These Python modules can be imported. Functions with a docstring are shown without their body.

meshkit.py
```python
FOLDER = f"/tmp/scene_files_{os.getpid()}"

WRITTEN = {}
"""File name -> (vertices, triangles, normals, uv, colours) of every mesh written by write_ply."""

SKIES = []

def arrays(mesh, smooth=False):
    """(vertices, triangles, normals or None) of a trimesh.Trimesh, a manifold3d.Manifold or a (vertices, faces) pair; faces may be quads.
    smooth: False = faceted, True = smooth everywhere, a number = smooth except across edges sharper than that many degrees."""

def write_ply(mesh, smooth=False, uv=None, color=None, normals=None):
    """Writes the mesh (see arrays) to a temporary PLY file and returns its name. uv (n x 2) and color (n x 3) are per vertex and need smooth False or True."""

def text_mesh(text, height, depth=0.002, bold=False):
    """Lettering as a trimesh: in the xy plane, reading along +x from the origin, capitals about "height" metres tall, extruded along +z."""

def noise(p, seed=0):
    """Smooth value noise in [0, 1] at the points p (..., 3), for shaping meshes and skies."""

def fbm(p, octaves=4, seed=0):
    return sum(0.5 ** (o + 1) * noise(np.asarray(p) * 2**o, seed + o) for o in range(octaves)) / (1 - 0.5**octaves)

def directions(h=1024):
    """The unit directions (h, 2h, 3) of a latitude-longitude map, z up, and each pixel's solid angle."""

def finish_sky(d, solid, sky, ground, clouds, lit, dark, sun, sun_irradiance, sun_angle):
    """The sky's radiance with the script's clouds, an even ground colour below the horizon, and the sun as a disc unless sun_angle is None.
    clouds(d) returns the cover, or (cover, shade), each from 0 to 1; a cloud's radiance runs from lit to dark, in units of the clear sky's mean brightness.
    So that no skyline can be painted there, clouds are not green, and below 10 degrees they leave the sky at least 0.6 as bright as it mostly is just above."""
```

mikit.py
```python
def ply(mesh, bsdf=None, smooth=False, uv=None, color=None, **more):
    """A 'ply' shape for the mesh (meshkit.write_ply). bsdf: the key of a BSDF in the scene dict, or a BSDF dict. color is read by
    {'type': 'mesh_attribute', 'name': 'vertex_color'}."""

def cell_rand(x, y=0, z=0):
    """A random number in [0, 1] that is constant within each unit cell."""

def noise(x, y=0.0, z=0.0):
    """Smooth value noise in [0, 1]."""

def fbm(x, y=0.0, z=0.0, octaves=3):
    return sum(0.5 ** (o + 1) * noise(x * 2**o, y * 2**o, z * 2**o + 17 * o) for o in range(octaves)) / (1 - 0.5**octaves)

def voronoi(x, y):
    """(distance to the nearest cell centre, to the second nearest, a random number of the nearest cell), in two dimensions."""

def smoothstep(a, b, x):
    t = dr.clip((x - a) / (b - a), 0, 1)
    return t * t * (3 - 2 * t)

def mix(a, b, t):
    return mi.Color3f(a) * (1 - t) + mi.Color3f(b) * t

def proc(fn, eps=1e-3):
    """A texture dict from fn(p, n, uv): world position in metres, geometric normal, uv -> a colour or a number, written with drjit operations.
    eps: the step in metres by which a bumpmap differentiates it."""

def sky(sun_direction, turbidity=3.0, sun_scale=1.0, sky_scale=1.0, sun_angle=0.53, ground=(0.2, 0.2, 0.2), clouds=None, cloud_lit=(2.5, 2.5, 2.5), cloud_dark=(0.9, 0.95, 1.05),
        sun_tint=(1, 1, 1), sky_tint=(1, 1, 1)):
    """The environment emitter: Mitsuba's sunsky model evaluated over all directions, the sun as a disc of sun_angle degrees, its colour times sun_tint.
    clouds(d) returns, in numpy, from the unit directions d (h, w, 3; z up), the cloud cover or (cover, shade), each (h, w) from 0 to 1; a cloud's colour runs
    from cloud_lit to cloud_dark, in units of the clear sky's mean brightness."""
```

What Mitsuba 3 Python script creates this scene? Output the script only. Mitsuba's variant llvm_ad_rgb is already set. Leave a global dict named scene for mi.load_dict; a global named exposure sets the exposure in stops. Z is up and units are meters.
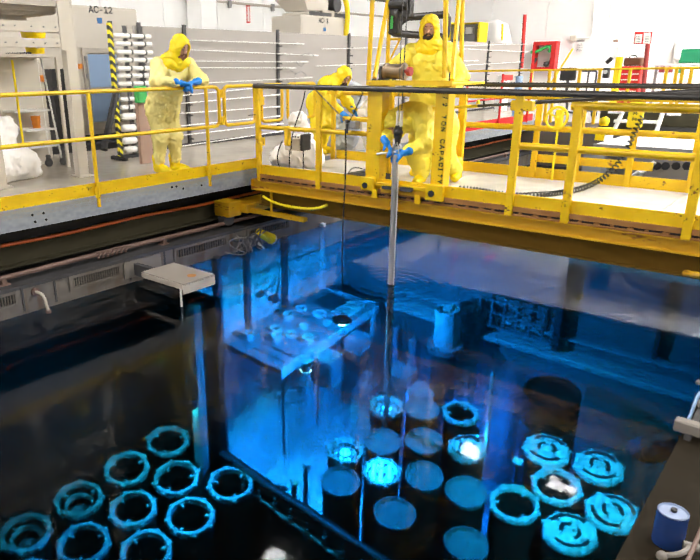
import math, random
import numpy as np, trimesh, mitsuba as mi, drjit as dr, mikit, meshkit
from mikit import noise, fbm, smoothstep, mix, cell_rand

scene, labels = {}, {}
T = mi.ScalarTransform4f
# ------------------------------------------------------------------ camera, light, exposure
# metres; z = 0 is the water, the pool's left wall is x = 0, the bridge spans along x, z = DECK is the hall floor
DECK = 1.02
EYE = np.array([5.87, 0.0, 2.294])
FOCAL, PPX, PPY = 645.81, 278.0, 285.0
CAM = np.array([[0.75112055, 0.6600768, -0.01079537], [0.20261444, -0.24606251, -0.94783998], [-0.62830351, 0.70975479, -0.3185637]])  # rows: right, down, forward
_r, _d, _f = CAM
_m = np.eye(4)
_m[:3, 0], _m[:3, 1], _m[:3, 2], _m[:3, 3] = -_r, -_d, _f, EYE
scene['camera'] = {'type': 'perspective', 'fov': math.degrees(2 * math.atan(350 / FOCAL)), 'fov_axis': 'x', 'to_world': T(_m.tolist()),
                   'principal_point_offset_x': (350 - PPX) / 700, 'principal_point_offset_y': (280 - PPY) / 560, 'near_clip': 0.05, 'far_clip': 200.0}
exposure = 0.0
CEIL_RADIANCE = 37.5
GLOW_BLUE = (0.02, 0.36, 1.0)
GLOW_DEEP = (0.0, 0.24, 1.0)
GLOW_TEAL = (0.05, 0.78, 1.0)
POOL_LAMP, UNDER_LAMP, ADDED_LAMP, ADDED_LAMP_R = 4800.0, 14000.0, 420.0, 6000.0

def rgb(*c): return {'type': 'rgb', 'value': list(c)}
def ray(x, y):
    w = CAM.T @ np.array([(x - PPX) / FOCAL, (y - PPY) / FOCAL, 1.0]); return w / np.linalg.norm(w)
def at(x, y, ax, val):
    w = ray(x, y); return EYE + w * ((val - EYE[ax]) / w[ax])
def uwp(x, y, ax, val):
    p = at(x, y, 2, 0.0); s = ray(x, y)[:2] / 1.333; d = np.array([s[0], s[1], -math.sqrt(1 - s @ s)])
    return p + d * ((val - p[ax]) / d[ax])

# ------------------------------------------------------------------ materials
def pbr(name, color, rough=0.5, metal=0.0, spec=0.5, coat=0.0, two=True):
    c = color if isinstance(color, dict) else rgb(*color)
    b = {'type': 'principled', 'base_color': c, 'roughness': rough, 'metallic': metal, 'specular': spec}
    if coat: b['clearcoat'] = coat; b['clearcoat_gloss'] = 0.9
    scene[name] = {'type': 'twosided', 'bsdf': b} if two else b
    return name

def worn_yellow(p, n, uv):
    a = fbm(p.x * 9, p.y * 9, p.z * 9, 3); b = noise(p.x * 60, p.y * 60, p.z * 60)
    base = mix((0.66, 0.395, 0.002), (0.78, 0.50, 0.003), a)
    return mix(base, (0.22, 0.09, 0.02), smoothstep(0.68, 0.78, a * 0.72 + b * 0.28))
def amber_paint(p, n, uv):
    a = fbm(p.x * 3, p.y * 3, p.z * 12, 3); b = noise(p.x * 25, p.y * 25, p.z * 60)
    return mix(mix((0.42, 0.21, 0.003), (0.52, 0.285, 0.004), a), (0.25, 0.10, 0.02), smoothstep(0.66, 0.80, a * 0.7 + b * 0.3))
def concrete(p, n, uv):
    a = fbm(p.x * 1.3, p.y * 1.3, p.z, 4); b = fbm(p.x * 9, p.y * 9, 3.0, 2)
    return mix((0.22, 0.195, 0.165), (0.35, 0.315, 0.27), a * 0.7 + b * 0.3)
def deck_plate(p, n, uv):
    a = fbm(p.x * 4, p.y * 4, 1.0, 3)
    return mix((0.46, 0.43, 0.38), (0.60, 0.58, 0.55), a)
def liner(p, n, uv):
    a = fbm(p.x * 3, p.y * 2.2, p.z * 2.2, 4); b = noise(p.x * 14, p.y * 14, p.z * 5)
    c = mix((0.50, 0.48, 0.45), (0.66, 0.63, 0.59), a)
    return mix(c, (0.30, 0.25, 0.20), smoothstep(0.60, 0.80, a * 0.5 + b * 0.5))
def pool_wall_above(p, n, uv):
    a = fbm(p.y * 3, p.z * 5, 2.0, 4); d = noise(p.y * 14, p.z * 1.5)
    c = mix((0.085, 0.075, 0.065), (0.15, 0.135, 0.12), a)
    return mix(c, (0.09, 0.055, 0.03), smoothstep(0.5, 0.85, d * 0.6 + a * 0.4) * 0.8)
def floor_tex(p, n, uv):
    a = fbm(p.x * 2.0, p.y * 2.0, 5.0, 4); b = noise(p.x * 9, p.y * 9)
    return mix((0.40, 0.40, 0.39), (0.66, 0.66, 0.64), smoothstep(0.3, 0.7, a * 0.75 + b * 0.25))
def galv(p, n, uv):
    a = fbm(p.x * 6, p.y * 6, p.z * 20, 3); b = noise(p.x * 30, p.y * 30, p.z * 30)
    return mix((0.17, 0.19, 0.22), (0.33, 0.35, 0.37), a * 0.6 + b * 0.4)
def rusty(p, n, uv):
    a = fbm(p.x * 7, p.y * 7, p.z * 14, 3)
    return mix((0.20, 0.075, 0.02), (0.34, 0.16, 0.045), a)
def hazard(p, n, uv):
    t = p.z * 8.5 + p.y * 8.5; t = t - dr.floor(t)
    return mix((0.85, 0.72, 0.02), (0.015, 0.015, 0.015), smoothstep(0.48, 0.52, t))
def lid_tex(p, n, uv):
    a = fbm(p.x * 11, p.y * 11, 2.0, 3); b = noise(p.x * 40, p.y * 40)
    return mix((0.80, 0.80, 0.74), (0.50, 0.52, 0.46), smoothstep(0.5, 0.8, a * 0.65 + b * 0.35))
def dark_steel(p, n, uv):
    a = fbm(p.x * 6, p.y * 6, p.z * 3, 3)
    return mix((0.008, 0.008, 0.007), (0.030, 0.026, 0.019), a)
P = mikit.proc
pbr('yellow_paint', P(worn_yellow), 0.38)
pbr('amber_paint', P(amber_paint), 0.5)
pbr('concrete', P(concrete), 0.22, spec=0.6)
pbr('deck_paint', P(deck_plate), 0.45)
pbr('liner', P(liner), 0.5)
pbr('pool_wall_above', P(pool_wall_above), 0.45)
pbr('pool_floor_paint', P(floor_tex), 0.6)
pbr('galvanised', P(galv), 0.45, metal=0.0)
pbr('rusty', P(rusty), 0.7)
pbr('hazard', P(hazard), 0.5)
pbr('lid_metal', P(lid_tex), 0.45)
pbr('dark_steel', P(dark_steel), 0.7, spec=0.15)
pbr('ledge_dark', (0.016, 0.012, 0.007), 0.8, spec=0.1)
pbr('wall_upper', (0.10, 0.09, 0.08), 0.9, spec=0.1)  # upper wall sheets darkened so their reflection in the water stays dark
pbr('olive_steel', (0.036, 0.032, 0.018), 0.7, spec=0.2)
pbr('brown_girder', (0.12, 0.062, 0.005), 0.7, spec=0.2)
pbr('orange_hose', (0.42, 0.075, 0.010), 0.5)
pbr('brown_pipe', (0.13, 0.08, 0.065), 0.5)
pbr('black_dull', (0.012, 0.012, 0.013), 0.5)
pbr('black_rubber', (0.03, 0.027, 0.025), 0.35)
pbr('dark_grey', (0.045, 0.045, 0.048), 0.5)
pbr('mid_grey', (0.22, 0.22, 0.225), 0.5)
pbr('beige_metal', (0.53, 0.485, 0.42), 0.5)
pbr('beige_shade', (0.42, 0.38, 0.33), 0.6)
pbr('panel_grey', (0.325, 0.30, 0.28), 0.42)
pbr('wall_white', (0.86, 0.86, 0.85), 0.7)
pbr('ceiling_paint', (0.055, 0.045, 0.035), 0.9, spec=0.1)
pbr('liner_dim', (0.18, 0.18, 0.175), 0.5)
pbr('white_plastic', (0.85, 0.85, 0.83), 0.35)
pbr('white_sheet', (0.84, 0.82, 0.80), 0.5)
pbr('grey_sheet', (0.40, 0.42, 0.44), 0.35)
pbr('steel', (0.55, 0.56, 0.57), 0.3, metal=0.9)
pbr('pole_metal', (0.38, 0.38, 0.39), 0.4, metal=0.4)
pbr('drum_bronze', (0.20, 0.15, 0.10), 0.35, metal=0.6)
pbr('red_paint', (0.58, 0.02, 0.02), 0.4)
pbr('dark_red', (0.26, 0.03, 0.03), 0.5)
pbr('green_paint', (0.008, 0.22, 0.10), 0.5)
pbr('green_plastic', (0.05, 0.42, 0.10), 0.5)
pbr('brown_board', (0.36, 0.24, 0.19), 0.7)
pbr('orange_plastic', (0.70, 0.22, 0.02), 0.5)
pbr('sky_blue_filter', (0.26, 0.38, 0.58), 0.6)
pbr('label_blue', (0.02, 0.13, 0.36), 0.4)
pbr('bin_yellow', (0.85, 0.62, 0.0), 0.4)
pbr('suit_pale', (0.74, 0.655, 0.24), 0.6)
pbr('suit_yellow', (0.82, 0.70, 0.07), 0.5)
pbr('hood_yellow', (0.84, 0.64, 0.008), 0.5)
pbr('boot_yellow', (0.86, 0.66, 0.004), 0.4)
pbr('glove_blue', (0.006, 0.19, 0.62), 0.45)
pbr('skin', (0.50, 0.27, 0.19), 0.5)
pbr('hair_dark', (0.025, 0.015, 0.010), 0.7)
pbr('hair_red', (0.14, 0.055, 0.03), 0.7)
pbr('eye_white', (0.22, 0.19, 0.16), 0.3)
pbr('drum_blue', (0.012, 0.035, 0.14), 0.35)
pbr('drum_top', (0.16, 0.21, 0.34), 0.35)
pbr('rim_metal', (0.62, 0.66, 0.62), 0.4)
pbr('pale_metal', (0.66, 0.66, 0.64), 0.45)
pbr('cover_teal', (0.11, 0.24, 0.23), 0.5, spec=0.2)
pbr('fuel_plate', (0.50, 0.52, 0.55), 0.4)
pbr('shaded_liner', (0.02, 0.022, 0.02), 0.5)  # near-black liner copy: shade in front of the divider put into the colour
pbr('pale_concrete', (0.19, 0.17, 0.15), 0.6)
pbr('ink', (0.01, 0.01, 0.012), 0.6)
scene['water_surface'] = {'type': 'roughdielectric', 'distribution': 'ggx', 'alpha': 0.002, 'int_ior': 1.333, 'ext_ior': 1.0, 'specular_transmittance': rgb(0.09, 0.60, 0.90)}

# ------------------------------------------------------------------ naming
def numbered(name, used):
    if name not in used: used.add(name); return name
    k = 1
    while f'{name}_{k:03d}' in used: k += 1
    used.add(f'{name}_{k:03d}'); return f'{name}_{k:03d}'
USED = set()
class Thing:
    def __init__(s, name, label, cat, group=None, kind=None):
        s.key = numbered(name, USED); s.n = 0
        labels[s.key] = {'label': label, 'category': cat}
        if group: labels[s.key]['group'] = group
        if kind: labels[s.key]['kind'] = kind
    def part(s, name, mesh, mat, parent=None, smooth=35, label=None, kind=None, **more):
        k = numbered((parent or s.key) + '__' + name, USED)
        scene[k] = mikit.ply(mesh, mat, smooth, **more)
        if label or kind:
            labels[k] = {**({'label': label} if label else {}), **({'kind': kind} if kind else {})}
        return k
def one(name, mesh, mat, label, cat, group=None, smooth=35, kind=None):
    t = Thing(name, label, cat, group, kind); scene[t.key] = mikit.ply(mesh, mat, smooth); return t
def struct(name, mesh, mat, label=None, smooth=False):
    k = numbered(name, USED); scene[k] = mikit.ply(mesh, mat, smooth); labels[k] = {'kind': 'structure'}
    if label: labels[k]['label'] = label
    return k
def piece(parent, name, mesh, mat, smooth=False):
    k = numbered(parent + '__' + name, USED); scene[k] = mikit.ply(mesh, mat, smooth); return k

# ------------------------------------------------------------------ shapes
cat = trimesh.util.concatenate
def box(x0, x1, y0, y1, z0, z1, b=0.0):
    lo, hi = np.minimum([x0, y0, z0], [x1, y1, z1]), np.maximum([x0, y0, z0], [x1, y1, z1])
    if b <= 0: return trimesh.creation.box(bounds=[lo, hi])
    b = min(b, 0.3 * (hi - lo).min()); pts = []
    for i in range(8):
        c = np.where([i & 1, i & 2, i & 4], hi, lo).astype(float); s = np.where([i & 1, i & 2, i & 4], -1, 1)
        for k in range(3):
            q = c + s * b; q[k] = c[k]; pts.append(q)
    return trimesh.convex.convex_hull(np.array(pts))
def frame_of(d):
    d = d / np.linalg.norm(d); a = np.cross(d, [0, 0, 1.0] if abs(d[2]) < 0.9 else [1.0, 0, 0]); a /= np.linalg.norm(a)
    return a, np.cross(d, a), d
def cyl(a, b, r, r2=None, n=14):
    a, b = np.asarray(a, float), np.asarray(b, float); u, v, d = frame_of(b - a); t = np.arange(n) * 2 * np.pi / n
    c = np.cos(t)[:, None] * u + np.sin(t)[:, None] * v; r2 = r if r2 is None else r2
    V = np.vstack([a + c * r, b + c * r2, [a], [b]]); F = []
    for i in range(n):
        j = (i + 1) % n; F += [[i, j, n + j], [i, n + j, n + i], [2 * n, j, i], [2 * n + 1, n + i, n + j]]
    return trimesh.Trimesh(V, F, process=False)
def tube(pts, r, n=8, closed=False):
    p = np.asarray(pts, float); m = len(p)
    t = np.roll(p, -1, 0) - np.roll(p, 1, 0) if closed else np.gradient(p, axis=0)
    t /= np.linalg.norm(t, axis=1, keepdims=True) + 1e-12
    a = frame_of(t[0])[0]; A = []
    for k in range(m):
        a = a - t[k] * (a @ t[k]); a /= np.linalg.norm(a); A.append(a)
    A = np.array(A); B = np.cross(t, A); g = np.arange(n) * 2 * np.pi / n; r = np.broadcast_to(r, (m,))
    V = (p[:, None] + r[:, None, None] * (np.cos(g)[None, :, None] * A[:, None] + np.sin(g)[None, :, None] * B[:, None])).reshape(-1, 3); F = []
    for k in range(m if closed else m - 1):
        for i in range(n):
            j = (i + 1) % n; k2 = (k + 1) % m
            F += [[k * n + i, k * n + j, k2 * n + j], [k * n + i, k2 * n + j, k2 * n + i]]
    if not closed:
        V = np.vstack([V, p[:1], p[-1:]])
        for i in range(n):
            j = (i + 1) % n; F += [[len(V) - 2, j, i], [len(V) - 1, (m - 1) * n + i, (m - 1) * n + j]]
    return trimesh.Trimesh(V, F, process=False)
def smooth_path(pts, n=40):
    from scipy.interpolate import CubicSpline
    p = np.asarray(pts, float); s = np.r_[0, np.cumsum(np.linalg.norm(np.diff(p, axis=0), axis=1))]
    return CubicSpline(s, p)(np.linspace(0, s[-1], n))
def rounded(pts, rad, closed=False, n=6):
    p = np.asarray(pts, float); out = []; m = len(p)
    for k in range(m):
        if not closed and k in (0, m - 1): out.append(p[k]); continue
        a, b, c = p[k - 1], p[k], p[(k + 1) % m]; u, v = a - b, c - b
        q, s = b + u / np.linalg.norm(u) * rad, b + v / np.linalg.norm(v) * rad
        for t in np.linspace(0, 1, n): out.append((1 - t) ** 2 * q + 2 * t * (1 - t) * b + t * t * s)
    return np.array(out)
def lathe(profile, c=(0, 0, 0), n=40):
    pr = np.asarray(profile, float); m = len(pr); g = np.arange(n) * 2 * np.pi / n
    V = np.stack([np.outer(pr[:, 0], np.cos(g)), np.outer(pr[:, 0], np.sin(g)), np.repeat(pr[:, 1][:, None], n, 1)], -1).reshape(-1, 3) + c; F = []
    for k in range(m - 1):
        for i in range(n):
            j = (i + 1) % n; F += [[k * n + i, k * n + j, (k + 1) * n + j], [k * n + i, (k + 1) * n + j, (k + 1) * n + i]]
    return trimesh.Trimesh(V, F, process=False)
def arc_plate(c, r0, r1, a0, a1, z0, z1, n=14):
    g = np.linspace(a0, a1, n); V, F = [], []
    for z in (z0, z1):
        for r in (r0, r1): V += [[c[0] + r * math.cos(t), c[1] + r * math.sin(t), z] for t in g]
    q = lambda z, r, k: (z * 2 + r) * n + k
    for k in range(n - 1):
        for (i, j) in (((0, 0), (0, 1)), ((1, 1), (1, 0)), ((0, 1), (1, 1)), ((1, 0), (0, 0))):
            a, b, cc, d = q(*i, k), q(*j, k), q(*j, k + 1), q(*i, k + 1); F += [[a, b, cc], [a, cc, d]]
    for k in (0, n - 1): F += [[q(0, 0, k), q(0, 1, k), q(1, 1, k)], [q(0, 0, k), q(1, 1, k), q(1, 0, k)]]
    return trimesh.Trimesh(V, F, process=False)
def sphere(c, r, sub=2): 
    m = trimesh.creation.icosphere(subdivisions=sub, radius=r); m.apply_translation(c); return m
def text(txt, h, origin, right, up, depth=0.003, bold=True):
    m = meshkit.text_mesh(txt, h, depth, bold); r, u = np.asarray(right, float), np.asarray(up, float); M = np.eye(4)
    M[:3, 0], M[:3, 1], M[:3, 2], M[:3, 3] = r, u, np.cross(r, u), origin; m.apply_transform(M); return m
def nets(f, lo, hi, h):
    """Surface nets: the zero surface of f(points) within a box, as a mesh."""
    lo, hi = np.asarray(lo, float), np.asarray(hi, float); n = np.ceil((hi - lo) / h).astype(int) + 1
    G = np.stack(np.meshgrid(*[lo[k] + h * np.arange(n[k]) for k in range(3)], indexing='ij'), -1)
    v = f(G.reshape(-1, 3)).reshape(n); inside = v < 0
    c = n - 1; acc, cnt = np.zeros((*c, 3)), np.zeros(c); edges = []
    corner = [(i, j, k) for i in (0, 1) for j in (0, 1) for k in (0, 1)]
    sl = lambda o: tuple(slice(o[k], o[k] + c[k]) for k in range(3))
    for a in range(8):
        for ax in range(3):
            if corner[a][ax]: continue
            o, q = np.array(corner[a]), np.array(corner[a]); q[ax] = 1
            va, vb = v[sl(o)], v[sl(q)]; x = (va < 0) != (vb < 0); t = np.where(x, va / np.where(x, va - vb, 1), 0)
            pt = np.broadcast_to(o, (*c, 3)).astype(float).copy(); pt[..., ax] += t
            acc += np.where(x[..., None], pt, 0); cnt += x
    on = cnt > 0; idx = -np.ones(c, int); idx[on] = np.arange(on.sum()); ijk = np.argwhere(on)
    V = lo + h * (ijk + acc[on] / cnt[on][:, None]); F = []
    for ax in range(3):
        b1, b2 = (ax + 1) % 3, (ax + 2) % 3
        s0 = [slice(None)] * 3; s1 = [slice(None)] * 3; s0[ax] = slice(0, -1); s1[ax] = slice(1, None)
        A, B = inside[tuple(s0)], inside[tuple(s1)]; e = np.argwhere(A != B); e = e[(e[:, b1] > 0) & (e[:, b2] > 0) & (e[:, b1] < c[b1]) & (e[:, b2] < c[b2])]
        def cell(d1, d2): q = e.copy(); q[:, b1] -= d1; q[:, b2] -= d2; return idx[tuple(q.T)]
        quad = np.stack([cell(1, 1), cell(0, 1), cell(0, 0), cell(1, 0)], 1); flip = ~A[tuple(e.T)]; quad[flip] = quad[flip][:, ::-1]; F.append(quad)
    Q = np.vstack(F); return trimesh.Trimesh(V, np.vstack([Q[:, [0, 1, 2]], Q[:, [0, 2, 3]]]), process=False)
def cone_d(p, a, b, ra, rb):
    a, b = np.asarray(a, float), np.asarray(b, float); d = b - a
    t = np.clip(((p - a) @ d) / (d @ d + 1e-12), 0, 1)
    return np.linalg.norm(p - a - t[:, None] * d, axis=1) - (ra + (rb - ra) * t)
def smin(ds, k):
    o = ds[0]
    for d in ds[1:]:
        h = np.clip(0.5 + 0.5 * (d - o) / k, 0, 1); o = d * (1 - h) + o * h - k * h * (1 - h)
    return o
def blob(bones, k=0.03, h=0.012, wrinkle=0.0, cut=None, seed=0, stretch=(1, 1, 1), crease=0.0):
    P = np.array([b[0] for b in bones] + [b[1] for b in bones], float); R = max(max(b[2], b[3]) for b in bones) + 0.03
    def f(p):
        d = smin([cone_d(p, *b) for b in bones], k)
        if crease:
            q = p * np.asarray(stretch); n1 = meshkit.fbm(q * 9 + 31, 2, seed + 11); n2 = meshkit.fbm(q * [17, 17, 11] + 5, 2, seed + 12)
            d = d + crease * (np.exp(-((n1 - 0.5) / 0.05) ** 2) + 0.7 * np.exp(-((n2 - 0.5) / 0.06) ** 2) - 0.5)
        if wrinkle: 
            q = p * np.asarray(stretch); d = d + wrinkle * (meshkit.fbm(q * 16, 2, seed) + 0.6 * meshkit.fbm(q * 38 + 7, 2, seed + 3) - 0.8)
        return np.maximum(d, cut(p)) if cut else d
    return nets(f, P.min(0) - R, P.max(0) + R, h)
# ------------------------------------------------------------------ the hall
FAR = 24.2
struct('floor', cat([box(-9, -0.62, -7, 16.2, 0.28, DECK), box(-0.63, -0.11, -7, 16.2, 0.93, DECK), box(-9, 13, 16.2, FAR, 0.28, DECK)]), 'concrete', 'polished grey concrete hall floor')
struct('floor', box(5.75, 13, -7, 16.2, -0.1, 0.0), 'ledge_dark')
wl = struct('wall_left', box(-9.3, -9, -7, FAR, 0.28, 10), 'wall_white')
wf = struct('wall_far', box(-9.3, 13.3, FAR, FAR + 0.3, 0.28, 10), 'wall_white', 'white end wall of the hall')
struct('wall_right', box(13, 13.3, -7, FAR, -0.1, 10), 'wall_white')
struct('wall_near', box(-9.3, 13.3, -7.3, -7, -0.1, 10), 'wall_white')
struct('ceiling', box(-9.3, 13.3, -7.3, FAR + 0.3, 10, 10.2), 'ceiling_paint')
for i in range(11):      # wall sheets with open joints
    x = -9 + 2 * i
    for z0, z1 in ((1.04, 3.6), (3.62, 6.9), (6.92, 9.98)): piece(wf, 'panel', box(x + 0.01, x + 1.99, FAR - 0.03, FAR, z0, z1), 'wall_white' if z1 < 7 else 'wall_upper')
for i in range(11):
    y = 2.2 + 2 * i
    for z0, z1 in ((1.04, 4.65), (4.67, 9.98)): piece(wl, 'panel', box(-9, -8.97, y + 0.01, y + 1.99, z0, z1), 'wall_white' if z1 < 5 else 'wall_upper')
struct('trim', box(-8.97, -8.92, 2, 24, 4.12, 4.18), 'beige_shade')
for z in (5.36, 5.90): struct('trim', box(-8.9, 12.9, FAR - 0.10, FAR - 0.03, z - 0.09, z + 0.09), 'beige_shade')
def ceiling_lamp(x, y, w, d, label):
    t = Thing('ceiling_lamp', label, 'lamp', 'lamps under the ceiling'); z = 9.94
    k = t.part('diffuser', box(x - w, x + w, y - d, y + d, z - 0.10, z - 0.08), 'white_plastic'); scene[k]['emitter'] = {'type': 'area', 'sampling_weight': 0.04, 'radiance': rgb(*[CEIL_RADIANCE * c for c in (1.0, 0.97, 0.92)])}
    t.part('housing', cat([box(x - w - 0.05, x + w + 0.05, y - d - 0.05, y + d + 0.05, z - 0.06, z + 0.06, 0.02), box(x - w - 0.05, x - w, y - d - 0.05, y + d + 0.05, z - 0.10, z - 0.06), box(x + w, x + w + 0.05, y - d - 0.05, y + d + 0.05, z - 0.10, z - 0.06)]), 'beige_metal')
for x, y in ((-3.1, 10.2), (-1.6, 18.3), (1.3, 18.2), (3.3, 22.0), (-0.9, 21.5)): ceiling_lamp(x, y, 0.42, 0.2, 'flat rectangular lamp under the hall ceiling')
for x, y in ((9, 12), (8, 16), (9.5, 20), (7.6, 22.8), (4.9, 22.9), (5.2, 19.5), (-4.6, 2.6), (-5.5, -1), (1, -5), (9.8, 3), (9.5, 9)): ceiling_lamp(x, y, 1.7, 0.8, 'added large flat lamp under the hall ceiling')  # added lamps, clear of view and reflections, to brighten hall and walls

# ------------------------------------------------------------------ left deck edge and crane rail recess
struct('trim', box(-0.14, -0.125, -7, 6.42, DECK, 1.155), 'yellow_paint', 'yellow toe board along the left deck')
eb = struct('trim', cat([box(-0.125, -0.11, -7, 16.2, 0.812, DECK + 0.004), box(-0.2, -0.12, -7, 16.2, 0.812, 0.826)]), 'galvanised', 'grey galvanised edge beam of the left deck')
for y in (3.10, 3.22, 3.12, 3.24, 4.88, 4.95, 5.05, 5.35):
    z = 0.94 if y in (3.10, 3.22) else 0.87
    if y > 4: z = 0.97 if y < 5 else 0.93
    piece(eb, 'bolt', cyl((-0.112, y, z), (-0.104, y, z), 0.013, n=8), 'ink')
struct('trim', cat([box(-0.14, -0.125, 12.42, 16.1, 1.03, 1.19)]), 'red_paint', 'red toe board beyond the bridge')
struct('trim', box(-0.62, -0.58, -7, 16.2, 0.30, 0.93), 'black_dull')
struct('trim', cat([box(-0.46, -0.44, -7, 16.2, 0.40, 0.60), box(-0.52, -0.38, -7, 16.2, 0.59, 0.61), box(-0.52, -0.34, -7, 16.2, 0.385, 0.405)]), 'olive_steel', 'olive steel crane rail girder under the deck')
one('air_hose', tube([(-0.33, y, 0.635 + 0.008 * math.sin(y * 3.1)) for y in np.linspace(-6, 16, 60)], 0.019), 'orange_hose', 'long orange hose lying along the dark rail girder below the left deck', 'hose')
one('conduit_pipe', cat([tube([(-0.14, y, 0.375 + 0.004 * math.sin(y * 2)) for y in np.linspace(-6, 16, 40)], 0.026, 10), *[cat([box(-0.17, -0.11, y, y + 0.05, 0.30, 0.36), box(-0.18, -0.10, y - 0.03, y + 0.08, 0.30, 0.315)]) for y in np.arange(0.7, 16, 2.0)]]), 'brown_pipe', 'brownish conduit pipe on small brackets along the top of the pool wall', 'pipe')
cc = Thing('cable_chain', 'short lumpy bundle of cable loops on the brown pipe near the shelf', 'cables')
for i in range(7): cc.part('link', tube([(-0.12 + 0.028 * math.cos(a), 3.80 + i * 0.06 + 0.02 * math.sin(a * 2), 0.37 + 0.035 * math.sin(a)) for a in np.linspace(0, 2 * math.pi, 14)], 0.012, 6, True), 'brown_pipe')

# ------------------------------------------------------------------ pool shell
POOL_X, POOL_Y0, POOL_Y1, BOT = 5.4, -1.0, 16.0, -6.8
DIV, DIVX = 4.30, 1.17
struct('pool_coping', cat([box(-0.6, 0.0, POOL_Y0, POOL_Y1, -0.3, 0.27)]), 'pool_wall_above', 'stained steel pool wall above the water')
struct('trim', cat([box(-0.6, 0.018, POOL_Y0, POOL_Y1, 0.265, 0.30)]), 'dark_grey')
pw = struct('pool_wall_left', box(-0.6, -0.012, POOL_Y0, POOL_Y1, BOT - 0.3, -0.28), 'black_dull', 'left wall of the pool under water')
for y0, y1 in ((-0.98, 0.9), (0.94, 2.6), (2.63, 4.28), (4.45, 5.39), (5.44, 6.71), (6.77, 7.59), (7.64, 8.28)):
    for z0, z1 in ((-1.20, -0.03), (-2.95, -1.26), (-4.9, -2.98), (BOT, -4.92)): piece(pw, 'liner_panel', box(-0.013, 0.0, y0, y1, z0, z1, 0.003), 'liner' if y0 > 4.3 else 'shaded_liner')  # panels before the divider get the shade as a darker base colour
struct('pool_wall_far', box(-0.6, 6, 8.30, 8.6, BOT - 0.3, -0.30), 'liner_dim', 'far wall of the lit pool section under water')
ledge = struct('trim', cat([box(0.9, POOL_X, 8.02, 8.32, -3.26, -3.12, 0.02), box(0.9, POOL_X, 8.22, 8.32, -2.82, -2.76)]), 'liner', 'ledge on the far pool wall under water')
struct('pool_wall_end', box(-0.6, 6, 16.0, 16.3, BOT, 0.93), 'pool_wall_above')
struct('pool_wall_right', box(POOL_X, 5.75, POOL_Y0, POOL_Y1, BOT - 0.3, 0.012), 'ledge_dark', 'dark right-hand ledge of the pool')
struct('pool_wall_near', box(-0.6, 5.75, -1.3, -1.0, BOT - 0.3, 0.3), 'dark_steel')
fl = struct('pool_floor', box(-0.3, 5.5, DIV, 8.4, BOT - 0.3, BOT), 'pool_floor_paint', 'pale pool floor behind the divider under water')
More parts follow.
